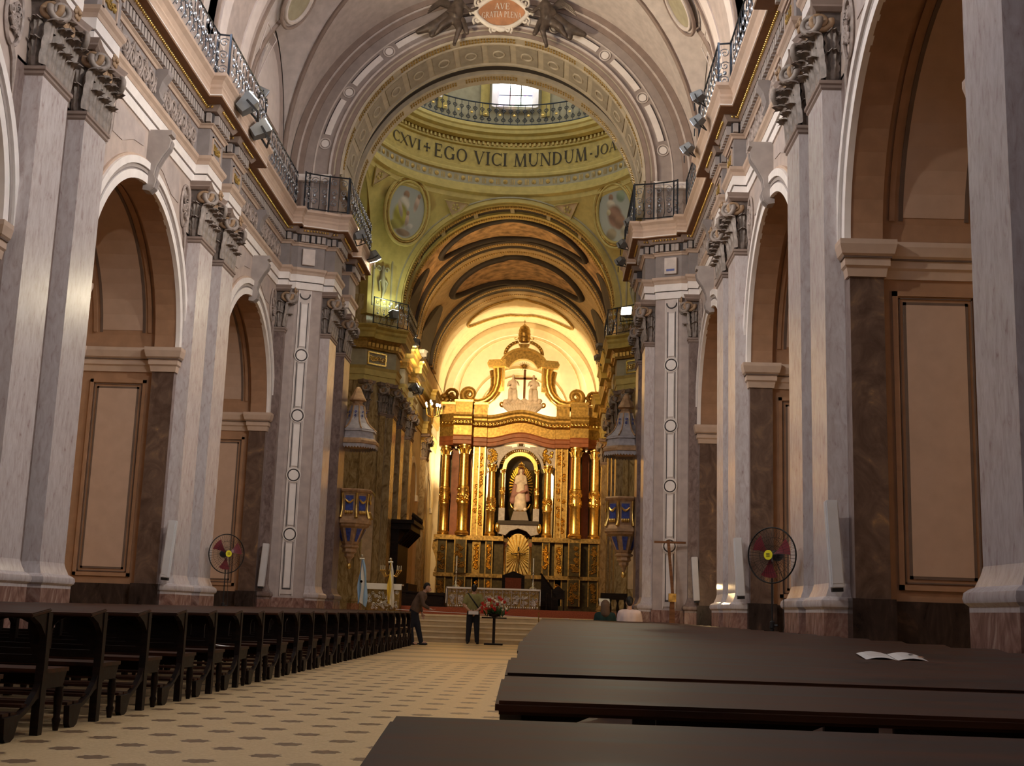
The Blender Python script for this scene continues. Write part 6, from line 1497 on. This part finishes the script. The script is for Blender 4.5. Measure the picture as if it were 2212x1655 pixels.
def angel(f):
    t = thing('angel_sculpture', 'dark sculpted angel %s of the inscribed cartouche' % ('left' if f < 0 else 'right'), 'sculpture', (.12+f*1.36, 34.22, 18.5)); t.scale = (1.15, 1.1, 1.2)
    V = lambda a, b, c: (f*a, b, c)
    p = [('c', V(0, 0, -.05), .17, V(-.05, -.05, .32), .15), ('c', V(-.05, -.05, .35), .06, V(-.06, -.07, .45), .05), ('e', V(-.07, -.09, .55), (.09, .10, .115)), ('c', V(-.17, -.05, .3), .06, V(-.36, -.08, .12), .05), ('c', V(-.36, -.08, .12), .045, V(-.55, -.04, .22), .04),
         ('c', V(.1, -.02, .3), .06, V(.22, -.1, .08), .05), ('c', V(.22, -.1, .08), .045, V(.02, -.18, -.02), .04), ('c', V(.0, 0, -.08), .14, V(-.10, -.12, -.38), .09), ('c', V(-.10, -.12, -.38), .08, V(.02, -.06, -.78), .05), ('c', V(.1, 0, -.08), .14, V(.34, -.12, -.3), .09), ('c', V(.34, -.12, -.3), .08, V(.52, -.04, -.5), .05), ('c', V(.02, -.06, -.78), .05, V(-.02, -.14, -.84), .03)]
    blob('body', p, .03, 'bronze', t, 4)
    p = [('c', V(.1, .05, .1), .16, V(.55, .0, -.25), .13), ('c', V(.55, 0, -.25), .14, V(.98, .02, -.42), .08), ('c', V(-.15, 0, -.1), .10, V(-.3, -.05, -.45), .07), ('c', V(.2, .05, -.1), .13, V(.62, .02, -.5), .08)]
    blob('drapery', p, .035, 'bronze', t, 3)
    m = MB()
    for k in range(9): a = radians(20+9*k); m.tube([V(.05, .08, .22), V(.35+.1*cos(a), .06, .25+.35*sin(a)*.8), V(.5+.28*cos(a), .04, .2+.6*sin(a)*.7-.25)], [.05, .05, .02], 5)
    m.build('wing', 'bronze', t, 60)
    return t
angel(-1); angel(1)

# ------------------------------------------------------------------ people
def hand(prims, V, wrist, d, side, r=.0095):
    """palm plus four fingers and a thumb; d = unit pointing direction, side = unit across the palm"""
    w, d, s = Vector(wrist), Vector(d).normalized(), Vector(side).normalized(); n = d.cross(s)
    prims += [('c', w, .026, w+d*.05, .030), ('c', w+d*.05-s*.022, .017, w+d*.085-s*.028, .013), ('c', w+d*.05+s*.022, .017, w+d*.085+s*.028, .013)]
    for i, ln in enumerate((.062, .075, .080, .070)):
        b = w+d*.09+s*(-.030+.020*i); m = b+d*ln*.55+n*.012; prims += [('c', b, r, m, r*.95), ('c', m, r*.95, m+d*ln*.42+n*.03, r*.8)]
    b = w+d*.03+s*.035; prims += [('c', b, r*1.15, b+s*.03+d*.025, r), ('c', b+s*.03+d*.025, r, b+s*.04+d*.055, r*.85)]
def face(prims, c, k, look):
    """nose, brow, ears, chin on a head centred at c looking along look"""
    c, l = Vector(c), Vector(look).normalized(); r = l.cross(Vector((0, 0, 1))).normalized()
    prims += [('e', c, (.074*k, .092*k, .112*k)), ('e', c+l*.035*k-Vector((0, 0, .07*k)), (.052*k, .055*k, .05*k)), ('c', c+l*.085*k+Vector((0, 0, .01)), .012*k, c+l*.105*k-Vector((0, 0, .03*k)), .017*k)]
    for f in (-1, 1): prims += [('e', c+r*f*.078*k-Vector((0, 0, .01)), (.014*k, .022*k, .034*k))]
def face_marks(t, c, look, k=1):
    c, l = Vector(c), Vector(look).normalized(); r = l.cross(Vector((0, 0, 1))).normalized()
    for f in (-1, 1): MB().ell(c+l*.083*k+r*f*.03*k+Vector((0, 0, .005)), (.013, .013, .008), 8, 6).build('eye', 'black', t, 60)
    MB().ell(c+l*.088*k-Vector((0, 0, .062*k)), (.022, .014, .006), 8, 6).build('mouth', 'carpet_red', t, 60)
def shoe(t, x, y, yaw=0):
    o = MB().ell((0, .05, .035), (.046, .135, .045), 12, 8).build('shoe', 'black', t, 60); o.location = (x, y, 0); o.rotation_euler = (0, 0, yaw); return o
# standing visitor, back to the camera, hands behind his back
mn = thing('person', 'person in an olive T-shirt standing in the aisle with hands behind the back', 'person', (-.22, 37.05, 0))
k = 1
body = [('c', (-.13, 0, .08), .05, (-.11, .0, .48), .065), ('c', (-.11, 0, .48), .07, (-.09, .0, .86), .088), ('c', (.13, 0, .08), .05, (.11, 0, .48), .065), ('c', (.11, 0, .48), .07, (.09, 0, .86), .088), ('c', (-.13, 0, .05), .04, (-.14, .12, .04), .035), ('c', (.13, 0, .05), .04, (.15, .12, .04), .035),
        ('c', (0, 0, .90), .135, (0, 0, 1.05), .125), ('c', (-.03, 0, 1.10), .12, (-.05, 0, 1.34), .13), ('c', (.03, 0, 1.10), .12, (.05, 0, 1.34), .13), ('c', (-.15, 0, 1.40), .062, (.15, 0, 1.40), .062), ('c', (0, 0, 1.40), .058, (0, .015, 1.52), .055),
        ('c', (-.19, 0, 1.385), .055, (-.285, -.07, 1.13), .043), ('c', (-.285, -.07, 1.13), .042, (-.10, -.175, .955), .029), ('c', (.19, 0, 1.385), .055, (.285, -.07, 1.13), .043), ('c', (.285, -.07, 1.13), .042, (.10, -.175, .955), .029)]
face(body, (0, .03, 1.605), 1, (0, 1, -.12)); hand(body, None, (-.09, -.18, .95), (1, -.05, -.25), (0, 0, 1)); hand(body, None, (.09, -.18, .95), (-1, -.12, -.25), (0, 0, 1))
blob('body', body, .012, 'skin', mn, 3); face_marks(mn, (0, .03, 1.605), (0, 1, -.12))
blob('trousers', [('c', (-.135, 0, .09), .068, (-.115, .0, .48), .085), ('c', (-.115, 0, .48), .088, (-.09, 0, .86), .108), ('c', (.135, 0, .09), .068, (.115, 0, .48), .085), ('c', (.115, 0, .48), .088, (.09, 0, .86), .108), ('c', (-.05, 0, .90), .145, (.05, 0, .98), .14)], .018, 'trousers_navy', mn, 4)
blob('shirt', [('c', (-.05, 0, .99), .148, (-.06, 0, 1.32), .15), ('c', (.05, 0, .99), .148, (.06, 0, 1.32), .15), ('c', (-.16, 0, 1.39), .078, (.16, 0, 1.39), .078), ('c', (-.19, 0, 1.385), .078, (-.265, -.05, 1.20), .072), ('c', (.19, 0, 1.385), .078, (.265, -.05, 1.20), .072)], .018, 'shirt_olive', mn, 5)
blob('hair', [('e', (0, .005, 1.645), (.085, .10, .098)), ('e', (0, -.045, 1.59), (.07, .05, .07))], .014, 'hair_black', mn, 3)
shoe(mn, -.14, -.02, .1); shoe(mn, .15, -.02, -.1)
MB().tube([(-.17, -.02, 1.47), (-.10, -.13, 1.38), (.06, -.165, 1.18), (.185, -.11, 1.0), (.2, 0, .98)], .02, 6).build('bag_strap', 'black', mn, 60)
sh = thing('paper_sheets', 'folded white sheets held behind the olive-shirted person', 'paper', (-.21, 36.83, .90))
MB().box(-.14, -.02, -.045, .155, .0, .045).build('sheet', 'paper', sh); MB().box(-.12, -.03, -.03, .15, -.02, .05).build('sheet', 'paper', sh)
# walking visitor crossing the aisle on the left, stooping forward
wk = thing('person', 'person in brown walking stooped across the aisle beyond the left pews', 'person', (-1.66, 34.0, 0))
body = [('c', (-.02, 0, .08), .048, (-.08, 0, .47), .062), ('c', (-.08, 0, .47), .066, (.0, 0, .84), .085), ('c', (.22, .06, .09), .048, (.12, .05, .48), .062), ('c', (.12, .05, .48), .066, (.02, .04, .84), .085), ('c', (-.02, 0, .05), .04, (.1, -.02, .04), .034), ('c', (.22, .06, .06), .04, (.34, .06, .07), .034),
        ('c', (.01, .02, .88), .125, (.06, .02, 1.08), .12), ('c', (.06, .02, 1.08), .125, (.20, .02, 1.32), .125), ('c', (.20, -.13, 1.36), .055, (.20, .17, 1.36), .055), ('c', (.22, .02, 1.38), .055, (.30, .02, 1.48), .052),
        ('c', (.2, -.17, 1.35), .05, (.26, -.2, 1.08), .04), ('c', (.26, -.2, 1.08), .038, (.42, -.16, .98), .027), ('c', (.2, .2, 1.35), .05, (.12, .24, 1.07), .04), ('c', (.12, .24, 1.07), .038, (.2, .26, .86), .027)]
face(body, (.345, .02, 1.55), 1, (1, 0, -.35)); hand(body, None, (.43, -.16, .98), (.9, .1, -.3), (0, 1, 0)); hand(body, None, (.2, .26, .85), (.3, 0, -1), (1, 0, 0))
blob('body', body, .013, 'skin', wk, 3); face_marks(wk, (.345, .02, 1.55), (1, 0, -.35))
blob('trousers', [('c', (-.02, 0, .09), .066, (-.08, 0, .47), .082), ('c', (-.08, 0, .47), .085, (.0, 0, .84), .105), ('c', (.22, .06, .10), .066, (.12, .05, .48), .082), ('c', (.12, .05, .48), .085, (.02, .04, .84), .105), ('c', (.0, .02, .88), .14, (.03, .02, .97), .135)], .018, 'trousers_navy', wk, 4)
blob('jacket', [('c', (.03, .02, .95), .15, (.07, .02, 1.08), .145), ('c', (.07, .02, 1.08), .15, (.20, .02, 1.31), .148), ('c', (.20, -.14, 1.36), .075, (.20, .18, 1.36), .075), ('c', (.2, -.18, 1.34), .075, (.26, -.2, 1.08), .06), ('c', (.26, -.2, 1.08), .058, (.40, -.165, 1.0), .05), ('c', (.2, .21, 1.34), .075, (.12, .24, 1.07), .06), ('c', (.12, .24, 1.07), .058, (.18, .255, .92), .05)], .018, 'cloth_brown', wk, 5)
blob('hair', [('e', (.325, .02, 1.60), (.095, .085, .09)), ('e', (.27, .02, 1.55), (.05, .07, .07))], .014, 'hair_black', wk, 3)
shoe(wk, -.02, -.0, -pi/2); shoe(wk, .22, .06, -pi/2)
# two seated people seen from behind over the right pews
def seated(label, x, y, shirt, hair, hairmb, hs=1.0):
    t = thing('person', label, 'person', (x, y, .43)); t.scale = (hs,)*3
    b = [('c', (0, 0, .10), .13, (0, -.01, .28), .125), ('c', (-.03, -.01, .28), .125, (-.05, 0, .48), .13), ('c', (.03, -.01, .28), .125, (.05, 0, .48), .13), ('c', (-.15, 0, .55), .06, (.15, 0, .55), .06), ('c', (0, 0, .55), .056, (0, .02, .68), .053),
         ('c', (-.08, 0, .08), .095, (-.10, .40, .08), .07), ('c', (.08, 0, .08), .095, (.10, .40, .08), .07), ('c', (-.10, .40, .08), .065, (-.10, .40, -.36), .048), ('c', (.10, .40, .08), .065, (.10, .40, -.36), .048), ('c', (-.10, .40, -.38), .04, (-.10, .52, -.39), .034), ('c', (.10, .40, -.38), .04, (.10, .52, -.39), .034),
         ('c', (-.19, 0, .53), .052, (-.24, .05, .28), .042), ('c', (-.24, .05, .28), .04, (-.12, .28, .2), .028), ('c', (.19, 0, .53), .052, (.24, .05, .28), .042), ('c', (.24, .05, .28), .04, (.12, .28, .2), .028)]
    face(b, (0, .04, .77), 1, (0, 1, -.15)); hand(b, None, (-.11, .29, .2), (.1, 1, -.1), (1, 0, 0)); hand(b, None, (.11, .29, .2), (-.1, 1, -.1), (-1, 0, 0))
    blob('body', b, .014, 'skin', t, 3); face_marks(t, (0, .04, .77), (0, 1, -.15))
    blob('shirt', [('c', (-.05, 0, .14), .15, (-.06, 0, .47), .155), ('c', (.05, 0, .14), .15, (.06, 0, .47), .155), ('c', (-.16, 0, .54), .078, (.16, 0, .54), .078), ('c', (-.19, 0, .53), .078, (-.24, .05, .3), .068), ('c', (.19, 0, .53), .078, (.24, .05, .3), .068)], .018, shirt, t, 5)
    blob('trousers', [('c', (-.08, 0, .08), .12, (-.10, .40, .08), .085), ('c', (.08, 0, .08), .12, (.10, .40, .08), .085), ('c', (-.10, .40, .08), .082, (-.10, .40, -.33), .066), ('c', (.10, .40, .08), .082, (.10, .40, -.33), .066), ('c', (-.05, 0, .1), .14, (.05, 0, .1), .14)], .02, 'trousers_navy', t, 4)
    blob('hair', hairmb, .014, hair, t, 3)
    for f in (-1, 1): MB().ell((f*.10, .46, -.395), (.045, .13, .04), 10, 8).build('shoe', 'black', t, 60)
seated('person in a pale pink shirt with short dark hair seated in the right pews', 4.03, 31.35, 'shirt_pink', 'hair_black', [('e', (0, .015, .81), (.085, .10, .10)), ('e', (0, -.03, .755), (.07, .05, .07))], 1.13)
seated('person with long dark hair and a dark green top seated in the right pews', 3.42, 31.35, 'cloth_green', 'cloth_brown', [('e', (0, .0, .79), (.115, .12, .13)), ('c', (0, -.05, .75), .11, (0, -.07, .58), .12)], 1.0)

# ------------------------------------------------------------------ lamps of the side aisles, hidden floods of the apse
for s in (-1, 1):
    for i, c in enumerate(BAYS):
        t = thing('aisle_lamp', 'hanging warm lamp in the %s aisle, %s bay from the camera' % (SIDE[s], ORD[i]), 'lamp', (s*10.0, c-.4, 5.2))
        MB().tube([(0, 0, .3), (0, 0, 4.2)], .012, 5).build('chain', 'black', t); MB().lathe([(.03, .3), (.2, .2), (.25, .05), (.22, .04)], 14).build('shade', 'gold_dark', t, 40); MB().ell((0, 0, .05), (.12, .12, .12), 12, 8).build('globe', 'bulb', t, 60)
        light('POINT', 'aisle_light', (0, 0, -.15), P_AISLE, WARM, t, .15)
for k, (x, z, tx, tz) in enumerate(((-3.0, 7.0, -1.5, 15), (3.2, 7.0, 1.8, 15), (0.2, 10.6, .2, 16))):
    t = flood('warm floodlight hidden behind the high altar, %s' % ['left', 'right', 'central'][k], (x, 70.2, z), (tx, 71.6, tz), True, P_APSE*(1 if k < 2 else .6), (1, .80, .46), angle=150)
# small lamp low on the second right pier
lp = thing('wall_lamp', 'small bright lamp at the foot of the far right nave arch', 'lamp', (6.0, 28.9, 1.45))
MB().box(-.06, -.05, 0, .06, .05, .12).build('housing', 'lamp_on', lp); MB().tube([(0, 0, .12), (-.02, .02, 1.0), (0, .02, 4.0)], .01, 5).build('cable', 'black', lp)
light('POINT', 'wall_light', (-.2, .2, .25), 55, WARM, lp, .06)
